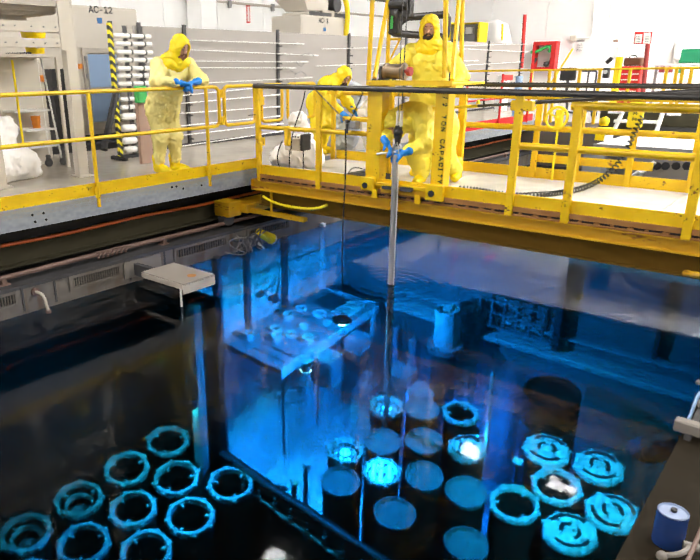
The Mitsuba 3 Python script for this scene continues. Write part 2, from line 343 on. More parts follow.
struct('pool_floor', box(-0.3, 5.5, -1.2, DIV, BOT - 0.3, BOT), 'shaded_liner', 'pool floor in front of the divider, coloured dark for shade')
struct('pool_floor', box(-0.3, 5.5, 8.4, 16.2, -3.3, -3.0), 'dark_steel')
# the divider with its gate pilaster
dv = struct('pool_divider', cat([box(-0.02, DIVX - 0.04, DIV, DIV + 0.10, BOT, -0.02), box(DIVX - 0.02, POOL_X + 0.02, DIV, DIV + 0.10, BOT, -3.56)]), 'dark_steel', 'dark steel divider between the two pool sections')
piece(dv, 'pilaster', box(DIVX - 0.14, DIVX - 0.02, 4.02, 4.14, BOT, -0.04, 0.01), 'pale_metal')
piece(dv, 'pilaster', box(DIVX - 0.10, DIVX, 4.30, 4.40, BOT, -0.02, 0.01), 'dark_steel')
piece(dv, 'groove', box(DIVX - 0.14, DIVX - 0.10, 4.12, 4.32, BOT, -0.05), 'black_dull')
piece(dv, 'rail', tube([(DIVX, 4.30, -3.50), (5.38, 4.30, -3.50)], 0.035, 10), 'dark_grey')
piece(dv, 'rail', tube([(DIVX + 0.5, 4.22, -3.72), (3.0, 4.22, -3.76), (5.38, 4.22, -3.74)], 0.02, 8), 'pale_metal')

# water with the rings that run out from the pole
POLE = np.array([2.30, 5.93])
xs = np.unique(np.r_[np.linspace(-0.005, POOL_X + 0.005, 230), np.linspace(1.3, 3.3, 120)]); ys = np.unique(np.r_[np.linspace(-1, 7.4, 330), np.linspace(4.9, 6.9, 120), np.linspace(7.4, 16, 180)])
X, Y = np.meshgrid(xs, ys, indexing='ij'); pp = np.stack([X, Y, 0 * X], -1).reshape(-1, 3)
R = np.hypot(X - POLE[0], Y - POLE[1]).reshape(-1)
hgt = 0.0013 * np.cos(R * 2 * np.pi / 0.13) * np.exp(-(R / 0.55) ** 2) * (R > 0.03) + 0.0025 * (meshkit.fbm(pp * [1.1, 1.5, 1] + 3, 2, 4) - 0.5) + np.interp(pp[:, 1], [3.6, 5.4], [0.0010, 0.0003]) * (meshkit.fbm(pp * [5, 7, 1] + 9, 2, 8) - 0.5)
nx, ny = X.shape; I = np.arange(nx * ny).reshape(nx, ny)
quads = np.stack([I[:-1, :-1], I[1:, :-1], I[1:, 1:], I[:-1, 1:]], -1).reshape(-1, 4)
pp[:, 2] = hgt
scene['water'] = mikit.ply((pp, quads), 'water_surface', True)
labels['water'] = {'label': 'dark clear pool water with ripple rings around the pole', 'category': 'water', 'kind': 'stuff'}

# overflow grilles, pipe elbow and stains on the left pool wall
def grille(y0, y1, label, z0=0.105, z1=0.265):
    t = Thing('overflow_grille', label, 'grille', 'slotted grilles along the left pool wall')
    m = 0.045
    t.part('frame', cat([box(0, 0.02, y0, y1, z0, z0 + 0.035), box(0, 0.02, y0, y1, z1 - 0.03, z1), box(0, 0.02, y0, y0 + m, z0, z1), box(0, 0.02, y1 - m, y1, z0, z1)]), 'pool_wall_above')
    t.part('recess', box(-0.002, 0.003, y0 + m, y1 - m, z0 + 0.03, z1 - 0.02), 'ink')
    for k in range(20):
        y = y0 + m + (y1 - y0 - 2 * m) * (k + 0.5) / 20
        t.part('bar', box(0.003, 0.016, y - 0.006, y + 0.006, z0 + 0.03, z1 - 0.025), 'pool_wall_above')
grille(2.13, 2.79, 'slotted grille in the pool wall left of the bent pipe')
grille(3.34, 4.0, 'slotted grille in the pool wall between the bent pipe and the pale shelf')
grille(4.75, 5.65, 'dark slotted grille in the pool wall behind the cable tangle')
grille(6.0, 6.9, 'farther slotted grille in the pool wall, just under the bridge end')
t = Thing('spout_pipe', 'small bent steel pipe coming out of the left pool wall and dipping into the water', 'pipe')
t.part('tube', tube(rounded([(-0.01, 2.96, 0.20), (0.13, 2.98, 0.20), (0.15, 3.0, 0.02)], 0.07), 0.016, 10), 'beige_shade')
t.part('flange', cyl((-0.005, 2.96, 0.20), (0.02, 2.963, 0.20), 0.042, n=18), 'brown_pipe')
t.part('nozzle', cyl((0.15, 3.0, -0.03), (0.15, 3.0, 0.03), 0.028), 'brown_pipe')
for y in (2.82, 3.17, 4.10, 4.6): struct('trim', box(-0.005, 0.006, y, y + 0.022, 0.03, 0.26), 'dark_grey')
# shelf over the divider
t = Thing('wall_bracket_shelf', 'pale flat shelf plate with a brown hole sticking out of the left pool wall', 'shelf')
t.part('plate', box(0.40, 1.07, 3.98, 4.42, 0.215, 0.245, 0.006), 'pale_concrete')
t.part('hole_cover', cyl((0.93, 4.22, 0.235), (0.93, 4.22, 0.25), 0.05, n=18), 'rusty')
t.part('lip', cat([box(0.40, 1.07, 3.975, 3.99, 0.18, 0.235), box(1.055, 1.07, 3.98, 4.42, 0.13, 0.235)]), 'beige_shade')
t.part('gusset', box(0.0, 0.9, 4.16, 4.22, 0.08, 0.215), 'dark_grey'); t.part('wall_plate', box(0.0, 0.012, 4.03, 4.55, 0.06, 0.25), 'pale_concrete')
one('hanging_rod', tube([(1.04, 3.97, 0.19), (1.05, 3.96, -0.6), (1.05, 3.96, -2.2)], 0.012, 8), 'pale_metal', 'thin pale rod hanging from the front corner of the shelf plate into the water', 'rod')

# ------------------------------------------------------------------ guard rail along the left deck, with its gates
RX = -0.11; TOP = DECK + 1.065; MID = DECK + 0.60
g = Thing('guard_rail', 'yellow pipe guard rail along the left deck in front of the leaning worker', 'railing')
r = 0.021
g.part('top_rail', tube(rounded([(RX, -3, TOP), (RX, 5.70, TOP), (RX, 5.70, MID), (RX, -3, MID)], 0.09), r, 10), 'yellow_paint')
for y in (-2.05, 0.9, 3.87): g.part('post', cyl((RX, y, 0.90), (RX, y, TOP), r), 'yellow_paint')
g.part('post', cyl((RX, 5.49, 0.90), (RX, 5.49, TOP), r), 'yellow_paint')
[g.part('base_plate', box(RX - 0.005, RX + 0.005, y - 0.035, y + 0.035, 1.0, 1.10), 'yellow_paint') for y in (0.9, 3.87, 5.49)]
def loop(name, lab, y0, y1, x=RX, z0=MID, z1=TOP):
    t = Thing(name, lab, 'gate'); zz = z1
    t.part('frame', tube(rounded([(x, y0, z0), (x, y1, z0), (x, y1, z1), (x, y0, z1)], 0.07, True), r, 10, True), 'yellow_paint'); return t
gt = loop('rail_gate', 'yellow looped pipe gate panel right of the leaning worker', 5.79, 6.34)
[gt.part('hinge', cat([cyl((RX, 5.745, z - 0.05), (RX, 5.745, z + 0.05), 0.03), box(RX - 0.01, RX + 0.01, 5.72, 5.80, z - 0.03, z + 0.03)]), 'yellow_paint') for z in (MID + 0.06, TOP - 0.08)]
t = Thing('gate_post', 'square yellow post with latch plates where the left deck meets the bridge', 'post')
t.part('post', box(RX - 0.03, RX + 0.03, 6.37, 6.43, 1.0, TOP + 0.02, 0.005), 'yellow_paint')
[t.part('latch', box(RX + 0.02, RX + 0.06, 6.38, 6.46, z, z + 0.10), 'yellow_paint') for z in (1.32, 1.84)]
t.part('handle', tube([(RX, 6.39, 1.50), (RX + 0.02, 6.38, 1.72), (RX + 0.02, 6.20, 1.72)], 0.007, 6), 'ink')
loop('rail_gate', 'yellow looped pipe panel right of the gate post, behind the black pipe end', 6.47, 6.88)
loop('rail_gate', 'narrow yellow looped pipe panel left of the grey sheet', 7.0, 7.6)
g2 = Thing('guard_rail', 'red guard rail along the deck edge beyond the bridge', 'railing')
g2.part('mid_rail', cyl((RX, 12.42, 1.62), (RX, 16, 1.62), 0.018), 'red_paint')
for y in (12.45, 14.1, 15.7): g2.part('post', cyl((RX, y, 1.0), (RX, y, 2.12), 0.022), 'red_paint')
g2.part('sign', box(RX - 0.01, RX + 0.02, 14.12, 14.6, 1.98, 2.10), 'red_paint')
g3 = Thing('guard_rail', 'distant thin yellow guard rail in front of the far white wall', 'railing')
g3.part('top_rail', cyl((-2.6, 16.05, 2.16), (6.5, 16.05, 2.23), 0.022), 'yellow_paint')
g3.part('mid_rail', cyl((-2.6, 16.05, 1.58), (6.5, 16.05, 1.58), 0.022), 'yellow_paint')
for px in (531, 549, 555, 579, 599, 629, 665, 675, 681, 690):
    x = at(px, 80, 1, 16.05)[0]; g3.part('post', box(x - 0.028, x + 0.028, 16.02, 16.08, 1.0, 2.2), 'yellow_paint')
g3.part('post', cyl((-2.55, 16.05, 1.02), (-2.55, 16.05, 2.16), 0.022), 'yellow_paint')
# ------------------------------------------------------------------ the bridge over the pool
BX0, BX1, YN, YF = 0.10, 6.9, 6.05, 7.75
b = Thing('service_bridge', 'yellow steel service bridge spanning the pool', 'bridge')
n = 6
for i in range(n):
    x0 = BX0 + 0.1 + (BX1 - BX0 - 0.1) * i / n; x1 = BX0 + 0.1 + (BX1 - BX0 - 0.1) * (i + 1) / n
    for ya, yb in ((YN + 0.02, 6.9), (6.906, YF - 0.01)): b.part('deck_plate', box(x0 + 0.003, x1 - 0.003, ya, yb, 1.0, 1.03, 0.003), 'deck_paint')
b.part('toe_board', box(BX0 + 0.08, BX1, YN - 0.012, YN + 0.006, 1.02, 1.135), 'yellow_paint')
b.part('toe_board', box(BX0 + 0.08, BX1, YF, YF + 0.015, 1.02, 1.15), 'yellow_paint')
sl = [box(BX0 + 0.1, BX1, YN - 0.03, YN + 0.02, 1.0, 1.02), box(BX0 + 0.1, BX1, YN - 0.035, YN + 0.02, 0.935, 0.95)]
k = 0; x = BX0 + 0.12
while x < BX1 - 0.1:
    sl.append(box(x, x + (0.03 if k % 2 else 0.05), YN - 0.03, YN - 0.01, 0.948, 0.965)); sl.append(box(x + 0.01, x + 0.02, YN - 0.02, YN, 0.96, 1.0)); x += 0.135; k += 1
b.part('grating_edge', cat(sl), 'rusty')
b.part('grating_edge', cat([box(BX0 + 0.1, BX1, YN - 0.028, YN - 0.02, 0.972, 1.005)]), 'rusty')
b.part('grating_edge', box(BX0 + 0.1, BX1, YN - 0.005, YN + 0.0, 0.94, 1.0), 'ink')
b.part('girder', cat([box(BX0, BX1, YN - 0.01, YN + 0.02, 0.815, 0.925), box(BX0, BX1, YN - 0.035, YN + 0.2, 0.915, 0.93), box(BX0, BX0 + 0.02, YN - 0.035, YN + 0.2, 0.80, 0.94), box(BX0, BX1, YN - 0.035, YN + 0.03, 0.805, 0.82)]), 'amber_paint')
b.part('girder', cat([box(BX0 + 0.05, BX1, YN + 0.10, YN + 0.13, 0.60, 0.92), box(BX0 + 0.05, BX1, YN + 0.06, YN + 0.24, 0.595, 0.612)]), 'brown_girder', label='dark brown lower girder')
b.part('girder', cat([box(BX0 + 0.05, BX1, YF + 0.10, YF + 0.13, 0.60, 0.95), box(BX0 + 0.05, BX1, YF - 0.05, YF + 0.25, 0.59, 0.61), box(BX0 + 0.05, BX1, YF, YF + 0.2, 0.93, 1.0)]), 'brown_girder')
b.part('soffit', box(BX0 + 0.1, BX1, YN + 0.2, YF + 0.05, 0.92, 0.94), 'brown_girder')
for x in np.arange(0.7, 6.8, 1.2): b.part('cross_beam', box(x, x + 0.08, YN + 0.13, YF + 0.1, 0.66, 0.92), 'brown_girder')
# end truck running on the crane rail
b.part('end_truck', cat([box(-0.30, -0.02, 5.72, 5.95, 0.46, 0.66, 0.01), box(-0.26, 0.10, 5.93, 7.9, 0.50, 0.62, 0.01)]), 'amber_paint')
b.part('end_truck', cat([box(-0.02, 1.0, 5.98, 6.06, 0.505, 0.555), box(0.42, 0.445, 6.02, 6.05, 0.52, 0.82)]), 'amber_paint')
b.part('wheel', cyl((-0.22, 5.80, 0.42), (-0.10, 5.80, 0.42), 0.09, n=20), 'dark_grey')
b.part('hose', tube(smooth_path([(0.30, 6.02, 0.74), (0.55, 6.01, 0.68), (0.9, 6.0, 0.67), (1.15, 6.02, 0.69), (1.3, 6.06, 0.75)], 24), 0.018, 8), 'hood_yellow', label='thin pale hose slung below the girder')
b.part('lug', tube(rounded([(5.02, 6.08, 0.64), (5.10, 5.99, 0.66), (5.45, 5.99, 0.68)], 0.04), 0.028, 8), 'amber_paint')
# railings of the bridge
T2, M2 = 1.95, 1.60
def post(x, y, h=T2, w=0.036, base=0.93): return box(x - w, x + w, y - 0.022, y + 0.022, base, h, 0.005)
nr = Thing('guard_rail', 'yellow guard rail on the near side of the bridge, right of the hoist', 'railing')
for x in (3.50, 4.02, 4.98, 6.2): nr.part('post', post(x, YN - 0.03, T2 if x > 3.6 else 2.04), 'yellow_paint')
nr.part('top_rail', cyl((3.95, YN, 1.955), (6.8, YN, 1.955), 0.036), 'yellow_paint')
nr.part('mid_rail', cyl((3.5, YN, 1.585), (6.8, YN, 1.585), 0.034), 'yellow_paint')
nr.part('cap', cat([box(3.42, 3.62, YN - 0.05, YN + 0.03, 1.90, 1.99, 0.01)]), 'yellow_paint')
nl = Thing('guard_rail', 'yellow guard rail on the near side of the bridge, left of the hoist', 'railing')
for x in (0.235, 1.19): nl.part('post', post(x, YN - 0.02, 2.02, 0.024 if x < 1 else 0.034), 'yellow_paint')
nl.part('mid_rail', cyl((0.23, YN, 1.60), (1.84, YN, 1.60), 0.026), 'yellow_paint')
[nl.part('bracket', q_, 'yellow_paint') for q_ in (box(0.20, 0.29, YN - 0.05, YN + 0.0, 1.30, 1.42, 0.01), box(0.21, 0.27, YN - 0.05, YN, 1.9, 2.06, 0.01), box(0.66, 0.73, YN - 0.03, YN + 0.03, 1.40, 1.63, 0.01))]
fr = Thing('guard_rail', 'yellow guard rail on the far side of the bridge', 'railing')
fx = [at(px, 150, 1, YF)[0] for px in (333, 386, 459, 535, 578, 632, 697)]
for x in fx: fr.part('post', post(x, YF, T2, 0.032), 'yellow_paint')
fr.part('top_rail', cyl((0.3, YF, 1.955), (6.8, YF, 1.955), 0.036), 'yellow_paint')
fr.part('mid_rail', cyl((0.3, YF, 1.60), (6.8, YF, 1.60), 0.034), 'yellow_paint')
fr.part('lower_rail', box(3.05, 4.3, YF + 0.03, YF + 0.05, 1.21, 1.30), 'yellow_paint')
[fr.part('cap_plate', box(x - 0.09, x + 0.09, YF - 0.05, YF + 0.05, 1.93, 1.98, 0.005), 'yellow_paint') for x in fx]
t = Thing('control_box', 'small yellow box with dark markings on a far bridge post above the coiled cord', 'box')
x = fx[5]; t.part('case', box(x - 0.07, x + 0.07, YF - 0.10, YF - 0.03, 1.66, 1.92, 0.01), 'hood_yellow')
for z in (1.75, 1.81, 1.86): t.part('marking', cat([box(x - 0.02, x - 0.012, YF - 0.104, YF - 0.099, z - 0.016, z + 0.02), box(x - 0.02, x + 0.02, YF - 0.104, YF - 0.099, z - 0.004, z + 0.005), box(x + 0.01, x + 0.018, YF - 0.104, YF - 0.099, z - 0.018, z + 0.012)]), 'ink')
t = Thing('hand_wheel', 'yellow spoked hand wheel on a thin stem at the far bridge rail', 'valve wheel')
wc = np.array([3.29, 7.66, 1.73])
t.part('rim', tube([wc + 0.115 * np.array([math.cos(a), 0.25 * math.sin(a), math.sin(a)]) for a in np.arange(30) * math.pi / 15], 0.014, 8, True), 'hood_yellow')
t.part('spokes', cat([cyl(wc, wc + 0.11 * np.array([math.cos(a), 0.25 * math.sin(a), math.sin(a)]), 0.009, n=6) for a in (0.5, 2.6, 4.7)] + [sphere(wc, 0.025)]), 'hood_yellow')
t.part('stem', cyl((3.31, 7.68, 1.03), (3.31, 7.68, 1.75), 0.013), 'hood_yellow')
t.part('yoke', box(3.27, 3.35, 7.66, 7.72, 1.60, 1.82, 0.01), 'hood_yellow')
# long black pipes lying along the rails
one('black_pipe', cyl((0.22, 5.985, 2.09), (6.8, 5.985, 2.03), 0.029), 'black_rubber', 'nearer of the two long black pipes along the bridge railing', 'pipe')
one('black_pipe', cyl((1.30, 7.62, 2.085), (6.8, 7.62, 2.075), 0.026), 'black_rubber', 'farther of the two long black pipes along the bridge railing', 'pipe')
t = Thing('tool_pole', 'slim black pole with a yellow-green end lying across the bridge rails right of the hoist', 'pole')
pa, pb = at(402, 110, 1, 6.5), at(478, 106, 1, 6.5); pc = at(705, 91.5, 1, 6.15)
t.part('shaft', cyl(pb - (pc - pb) * 0.0, pc, 0.012, 0.030), 'black_rubber')
t.part('tip', cyl(pa, pb, 0.013, 0.016), 'hood_yellow', label='yellow-green end of the pole'); t.part('knob', cyl(pb + (0, 0, 0.02), pb + (0.0, 0, 0.06), 0.022, 0.012), 'hood_yellow')

# ------------------------------------------------------------------ hoist frame
h = Thing('hoist', 'yellow box-column hoist frame standing at the near edge of the bridge', 'hoist')
LC0, LC1 = at(366.5, 130, 1, 6.02)[0], at(381, 130, 1, 6.02)[0]; RC0, RC1 = at(433.5, 130, 1, 6.02)[0], at(446.5, 130, 1, 6.02)[0]
h.part('column', box(LC0, LC1, 6.02, 6.16, 1.07, 2.11, 0.006), 'yellow_paint')
rc = h.part('column', box(RC0, RC1, 6.02, 6.16, 1.02, 2.11, 0.006), 'yellow_paint')
h.part('lettering', cat([text(ch, 0.046, (RC0 + 0.085, 6.0195, 2.07 - 0.058 * i), (0, 0, -1), (1, 0, 0)) for i, ch in enumerate('1/2 TON CAPACITY') if ch != ' ']), 'ink', smooth=False)
h.part('bottom_beam', cat([box(LC0 - 0.02, RC1 + 0.02, 5.99, 6.05, 1.065, 1.10, 0.004), box(LC0 - 0.02, LC0 + 0.15, 5.965, 6.02, 1.0, 1.145, 0.006), box(RC0 - 0.02, RC1 + 0.03, 5.965, 6.02, 0.98, 1.145, 0.006)]), 'yellow_paint')
h.part('bottom_beam', box(LC1 + 0.05, RC0 - 0.02, 5.985, 6.0, 1.00, 1.055), 'amber_paint')
for x in (LC0 + 0.04, RC0 + 0.05): h.part('roller', cyl((x, 5.955, 1.055), (x, 5.99, 1.055), 0.033, n=18), 'ink')
[h.part('clip', box(x, x + 0.06, 5.965, 5.99, 0.93, 1.02), 'yellow_paint') for x in (LC0 + 0.13, RC0 - 0.14)]
h.part('top_plate', cat([box(LC0 - 0.01, RC1 + 0.03, 6.0, 6.75, 2.11, 2.14, 0.004), box(LC0 - 0.01, RC1 + 0.03, 6.0, 6.02, 2.11, 2.16)]), 'yellow_paint')
def leg(p0, p1, y0, y1, rr=0.024):
    a, c = at(*p0, 1, y0), at(*p1, 1, y1); d = c - a; h.part('leg', cyl(a, a + d * max(1, (3.55 - a[2]) / d[2]), rr, n=10), 'yellow_paint')
leg((368.5, 80), (372.5, 0), 6.05, 6.05); leg((374.5, 78), (388, 0), 6.3, 6.9); leg((386.5, 90), (390, 0), 7.0, 7.0)
leg((444.5, 78), (446, 0), 6.05, 6.05); leg((452, 80), (459, 0), 6.4, 7.0); leg((461, 88), (462.5, 0), 7.2, 7.2)
h.part('leg', box(*(at(391, 100, 1, 6.72)[0] + np.array([-0.03, 0.03])), 6.69, 6.75, 1.03, 2.11), 'yellow_paint'); h.part('leg', box(*(at(462, 120, 1, 7.2)[0] + np.array([-0.04, 0.04])), 7.17, 7.23, 1.03, 2.0), 'yellow_paint')
h.part('bracket', cat([cyl(at(388, 39, 1, 7.0), at(401, 39, 1, 7.0), 0.014), cyl(at(400, 39, 1, 7.0), at(389, 62, 1, 7.0), 0.010)]), 'yellow_paint')
[h.part('bolt', cyl((x, 6.06 + 0.05 * k, 2.14), (x, 6.06 + 0.05 * k, 2.175), 0.022, n=8), 'dark_grey') for x in (LC0 + 0.05, LC0 + 0.12, LC0 + 0.20) for k in (0, 3)]
top = [at(390, 0, 1, 7.0) + (0, 0, 0.62), at(462.5, 0, 1, 7.2) + (0, 0, 0.6)]
h.part('top_beam', cat([cyl((1.87, 6.05, 3.5), (2.74, 6.05, 3.5), 0.03), cyl((1.87, 7.0, 3.5), (2.6, 7.2, 3.5), 0.03), cyl((1.87, 6.05, 3.5), (1.87, 7.0, 3.5), 0.03), cyl((2.74, 6.05, 3.5), (2.6, 7.2, 3.5), 0.03)]), 'yellow_paint')
t = Thing('cable_drum', 'bronze-coloured cable drum lying on the top plate of the hoist frame', 'winch drum')
dc0, dc1 = at(386, 71, 1, 6.25), at(406, 71, 1, 6.25); dc1[2] = dc0[2] = 2.245
t.part('drum', lathe([(0, 0), (0.088, 0), (0.088, 0.02), (0.075, 0.03), (0.078, 0.10), (0.075, 0.20), (0.088, 0.21), (0.088, 0.23), (0, 0.23)], n=28).apply_transform(trimesh.transformations.rotation_matrix(math.pi / 2, [0, 1, 0])).apply_translation(dc0), 'drum_bronze')
t.part('crank', cat([cyl(dc0 + (0.23, 0, 0), dc0 + (0.29, 0, 0), 0.02), cyl(dc0 + (0.27, 0, 0), dc0 + (0.31, 0, 0), 0.046)]), 'dark_red')
t.part('bearing', cat([box(dc0[0] - 0.04, dc0[0] - 0.015, 6.18, 6.32, 2.14, 2.30), cyl(dc0 + (-0.08, 0, 0), dc0, 0.03)]), 'dark_grey')
# motor block, padded frame and cables
t = Thing('hoist_motor', 'black hoist motor hanging above the drum left of the standing worker', 'motor')
mc = at(399, 14, 1, 6.9)
t.part('body', cat([cyl(mc + (-0.10, 0, 0.10), mc + (0.13, 0, 0.10), 0.075), box(mc[0] - 0.10, mc[0] + 0.02, 6.83, 6.97, mc[2] - 0.22, mc[2] + 0.06, 0.02), box(mc[0] + 0.05, mc[0] + 0.16, 6.86, 6.96, mc[2] - 0.05, mc[2] + 0.5, 0.01)]), 'black_dull')
t.part('sheave', cyl(mc + (-0.02, -0.02, 0.0), mc + (0.02, -0.02, 0.0), 0.06, n=20), 'dark_grey')
t.part('label', box(mc[0] - 0.06, mc[0] - 0.03, 6.825, 6.83, mc[2] - 0.16, mc[2] - 0.02), 'green_plastic', label='small green label')
t.part('hanger', box(mc[0] - 0.03, mc[0] + 0.05, 6.86, 6.94, mc[2] + 0.1, 3.5), 'pale_metal')
pf = Thing('padded_frame', 'black padded tube frame behind the head of the standing worker', 'frame'); pf.part('tube', tube(rounded([at(391, 33, 1, 7.55), at(446.5, 37.5, 1, 7.55), at(448, 14.5, 1, 7.55), at(405, 17.5, 1, 7.55)], 0.07, True), 0.042, 12, True), 'black_rubber'); pf.part('stay', cyl(at(391, 33, 1, 7.55), at(388, 33, 1, 7.0), 0.012), 'dark_grey'); pf.part('stay', cyl(at(407, 17, 1, 7.55), at(405, 17, 1, 6.95), 0.012), 'dark_grey')
hk = Thing('crane_hook', 'black hook block on two thin cables above the gloved hands', 'hook')
cx = 2.245; cy = 6.02
hk.part('cable', cyl((cx - 0.012, cy, 1.78), (cx - 0.02, cy, 3.45), 0.0045, n=6), 'dark_grey'); hk.part('cable', cyl((cx + 0.03, cy, 1.78), (cx + 0.035, cy, 3.45), 0.0045, n=6), 'dark_grey')
hk.part('clevis', cat([box(cx - 0.022, cx - 0.006, cy - 0.02, cy + 0.02, 1.70, 1.86), box(cx + 0.022, cx + 0.038, cy - 0.02, cy + 0.02, 1.70, 1.86), cyl((cx - 0.03, cy, 1.74), (cx + 0.045, cy, 1.74), 0.013)]), 'steel')
hk.part('block', cat([sphere((cx, cy, 1.64), 0.05), box(cx - 0.035, cx + 0.035, cy - 0.035, cy + 0.035, 1.57, 1.71, 0.015), cyl((cx, cy, 1.50), (cx, cy, 1.60), 0.025, 0.035)]), 'black_dull')
hk.part('hook', tube([(cx + 0.005 + 0.042 * math.sin(a), cy, 1.475 + 0.05 * math.cos(a)) for a in np.linspace(0, 5.2, 22)], 0.012, 8), 'steel')
t = Thing('handling_pole', 'long grey metal pole held by the bending worker and reaching down into the water', 'pole')
PX, PY = 2.275, 5.94
t.part('shaft', cyl((PX, PY, 1.42), (PX + 0.03, PY, -3.9), 0.030, n=18), 'pole_metal')
t.part('bail', tube([(PX - 0.03 + 0.0, PY, 1.40), (PX - 0.035, PY, 1.48), (PX, PY + 0.02, 1.545), (PX + 0.035, PY, 1.48), (PX + 0.03, PY, 1.40)], 0.007, 6), 'steel')
t.part('cross_handle', cyl(at(377, 154, 1, 5.93), at(396, 152, 1, 5.93), 0.012), 'steel')
t.part('tube', cyl((PX + 0.055, PY - 0.02, 1.2), (PX + 0.07, PY, -3.2), 0.008, n=8), 'pale_metal')
t.part('gripper', cat([cyl((PX + 0.03, PY, -4.0), (PX + 0.03, PY, -3.85), 0.05), cyl((PX + 0.03, PY, -4.12), (PX + 0.03, PY, -4.0), 0.035)]), 'dark_grey')
t.part('guide', box(PX - 0.16, PX - 0.045, 5.95, 6.0, 1.045, 1.075), 'dark_grey'); t.part('guide', box(PX + 0.06, PX + 0.2, 5.95, 6.0, 1.045, 1.085), 'dark_grey')

# coiled cord from the hoist foot over the deck and up to the yellow box
cp = smooth_path([(2.76, 6.42, 1.055), (2.9, 6.46, 1.055), (3.1, 6.42, 1.055), (3.35, 6.40, 1.055), (3.6, 6.62, 1.055), (3.78, 7.05, 1.06), (3.93, 7.45, 1.16), (4.02, 7.60, 1.32), (4.09, 7.63, 1.55), (4.16, 7.62, 1.78)], 900)
tt = np.gradient(cp, axis=0); tt /= np.linalg.norm(tt, axis=1, keepdims=True); ua = np.cross(tt, [0.3, 0.2, 1]); ua /= np.linalg.norm(ua, axis=1, keepdims=True); va = np.cross(tt, ua)
ss = np.linspace(0, 1, 900); ph = 2 * math.pi * 62 * np.where(ss < 0.5, ss * 1.1, 0.55 + (ss - 0.5) * 0.9)
one('coiled_cord', tube(cp + 0.024 * (np.cos(ph)[:, None] * ua + np.sin(ph)[:, None] * va), 0.007, 5), 'black_dull', 'black coiled cord lying on the bridge deck and hanging from the yellow box', 'cord')
# left end of the bridge: instrument box, bag, mat, cords, hanging lamp
t = Thing('instrument_box', 'beige instrument box on thin black legs in front of the white plastic bag', 'box')
bx = at(296, 144, 1, 6.35); 
t.part('case', box(bx[0] - 0.13, bx[0] + 0.12, 6.28, 6.44, bx[2] - 0.075, bx[2] + 0.075, 0.012), 'beige_metal')
t.part('side', box(bx[0] + 0.12, bx[0] + 0.155, 6.28, 6.46, bx[2] - 0.07, bx[2] + 0.13, 0.01), 'black_dull')
t.part('knobs', cat([cyl((bx[0] + d, 6.36, bx[2] + 0.07), (bx[0] + d, 6.36, bx[2] + 0.095), 0.012) for d in (-0.06, -0.02, 0.03)]), 'dark_grey')
for d in (-0.12, 0.11): t.part('leg', cyl((bx[0] + d, 6.36, 1.03), (bx[0] + d, 6.36, bx[2] - 0.06), 0.007, n=6), 'ink')
def bag(f, name, bones, mat, label, c, k=0.08, wr=0.05): one(name, blob(bones, k, 0.018, wr, seed=len(USED), crease=0.018), mat, label, c, smooth=True)
bag(0, 'plastic_bag', [((0.0, 6.75, 1.16), (0.50, 6.8, 1.16), 0.15, 0.15), ((0.28, 6.8, 1.25), (0.24, 6.8, 1.64), 0.22, 0.12), ((0.02, 6.7, 1.12), (-0.08, 6.7, 1.10), 0.10, 0.07), ((0.45, 6.75, 1.2), (0.5, 6.75, 1.3), 0.13, 0.1)], 'white_sheet', 'crumpled white plastic bag behind the beige instrument box at the left end of the bridge', 'bag')
bag(0, 'plastic_sheet', [((-0.65, 8.85, 1.2), (-0.6, 8.9, 2.0), 0.24, 0.20), ((-0.45, 8.85, 1.2), (-0.30, 8.85, 1.9), 0.22, 0.16), ((-1.0, 8.85, 1.2), (-0.95, 8.85, 1.9), 0.22, 0.2)], 'grey_sheet', 'grey plastic sheet draped over equipment behind the white bag', 'sheet', 0.1, 0.05)
bag(0, 'plastic_bag', [((0.42, 8.3, 1.75), (0.60, 8.3, 1.82), 0.14, 0.14), ((0.60, 8.3, 1.85), (0.68, 8.3, 1.65), 0.12, 0.10), ((0.3, 8.3, 1.6), (0.5, 8.3, 1.2), 0.14, 0.16)], 'white_sheet', 'white plastic bag hanging behind the far rail left of the hoist', 'bag')
t = Thing('rubber_mat', 'dark grey mat with one lifted corner on the deck left of the hoist column', 'mat')
t.part('mat', cat([trimesh.convex.convex_hull([(1.25, 6.32, 1.035), (1.25, 6.85, 1.035), (1.82, 6.6, 1.035), (1.25, 6.32, 1.06), (1.25, 6.85, 1.06), (1.82, 6.6, 1.10)])]), 'dark_grey')
p1, p2, p3 = at(305, 91, 1, 6.0), at(292, 138, 1, 6.25), at(349, 122, 1, 5.96)
one('cord', tube(smooth_path([p1, (p1 + p2) / 2 + (0.0, 0, -0.01), p2, p2 + (-0.02, 0, -0.2)], 20), 0.006, 6), 'ink', 'thin black cord running from the black pipe down to the beige instrument box', 'cord')
one('cord', tube(smooth_path([at(313, 87, 1, 5.95), at(330, 105, 1, 5.95), at(346, 121, 1, 5.95)], 16), 0.006, 6), 'brown_pipe', 'brown cord sloping from the black pipe to the grey clamp', 'cord')
one('cord', tube(smooth_path([at(363, 92, 1, 5.97), at(358, 104, 1, 5.95), at(349, 122, 1, 5.95)], 16), 0.006, 6), 'ink', 'short black cord from the hoist column to the grey clamp', 'cord')
t = Thing('hanging_clamp', 'small grey clamp hanging left of the hoist column with a cord below it', 'clamp')
c0 = at(347, 124, 1, 5.95)
t.part('body', box(c0[0] - 0.03, c0[0] + 0.10, 5.96, 6.06, c0[2] - 0.05, c0[2] + 0.03, 0.008), 'mid_grey'); t.part('ring', cat([sphere(c0 + (0.0, 0, 0.03), 0.02), cyl(c0 + (0, 0, -0.1), c0, 0.014)]), 'dark_grey')
LAMP = np.array([1.63, 5.95, -1.56])
one('cord', tube(smooth_path([c0 + (0, -0.03, -0.05), (c0[0] + 0.01, 5.93, 1.2), (c0[0] - 0.01, 5.93, 0.6), (1.63, 5.94, -0.2), (1.62, 5.95, LAMP[2] + 0.08)], 50), 0.007, 6), 'ink', 'black cord hanging from the grey clamp straight down into the water', 'cord')
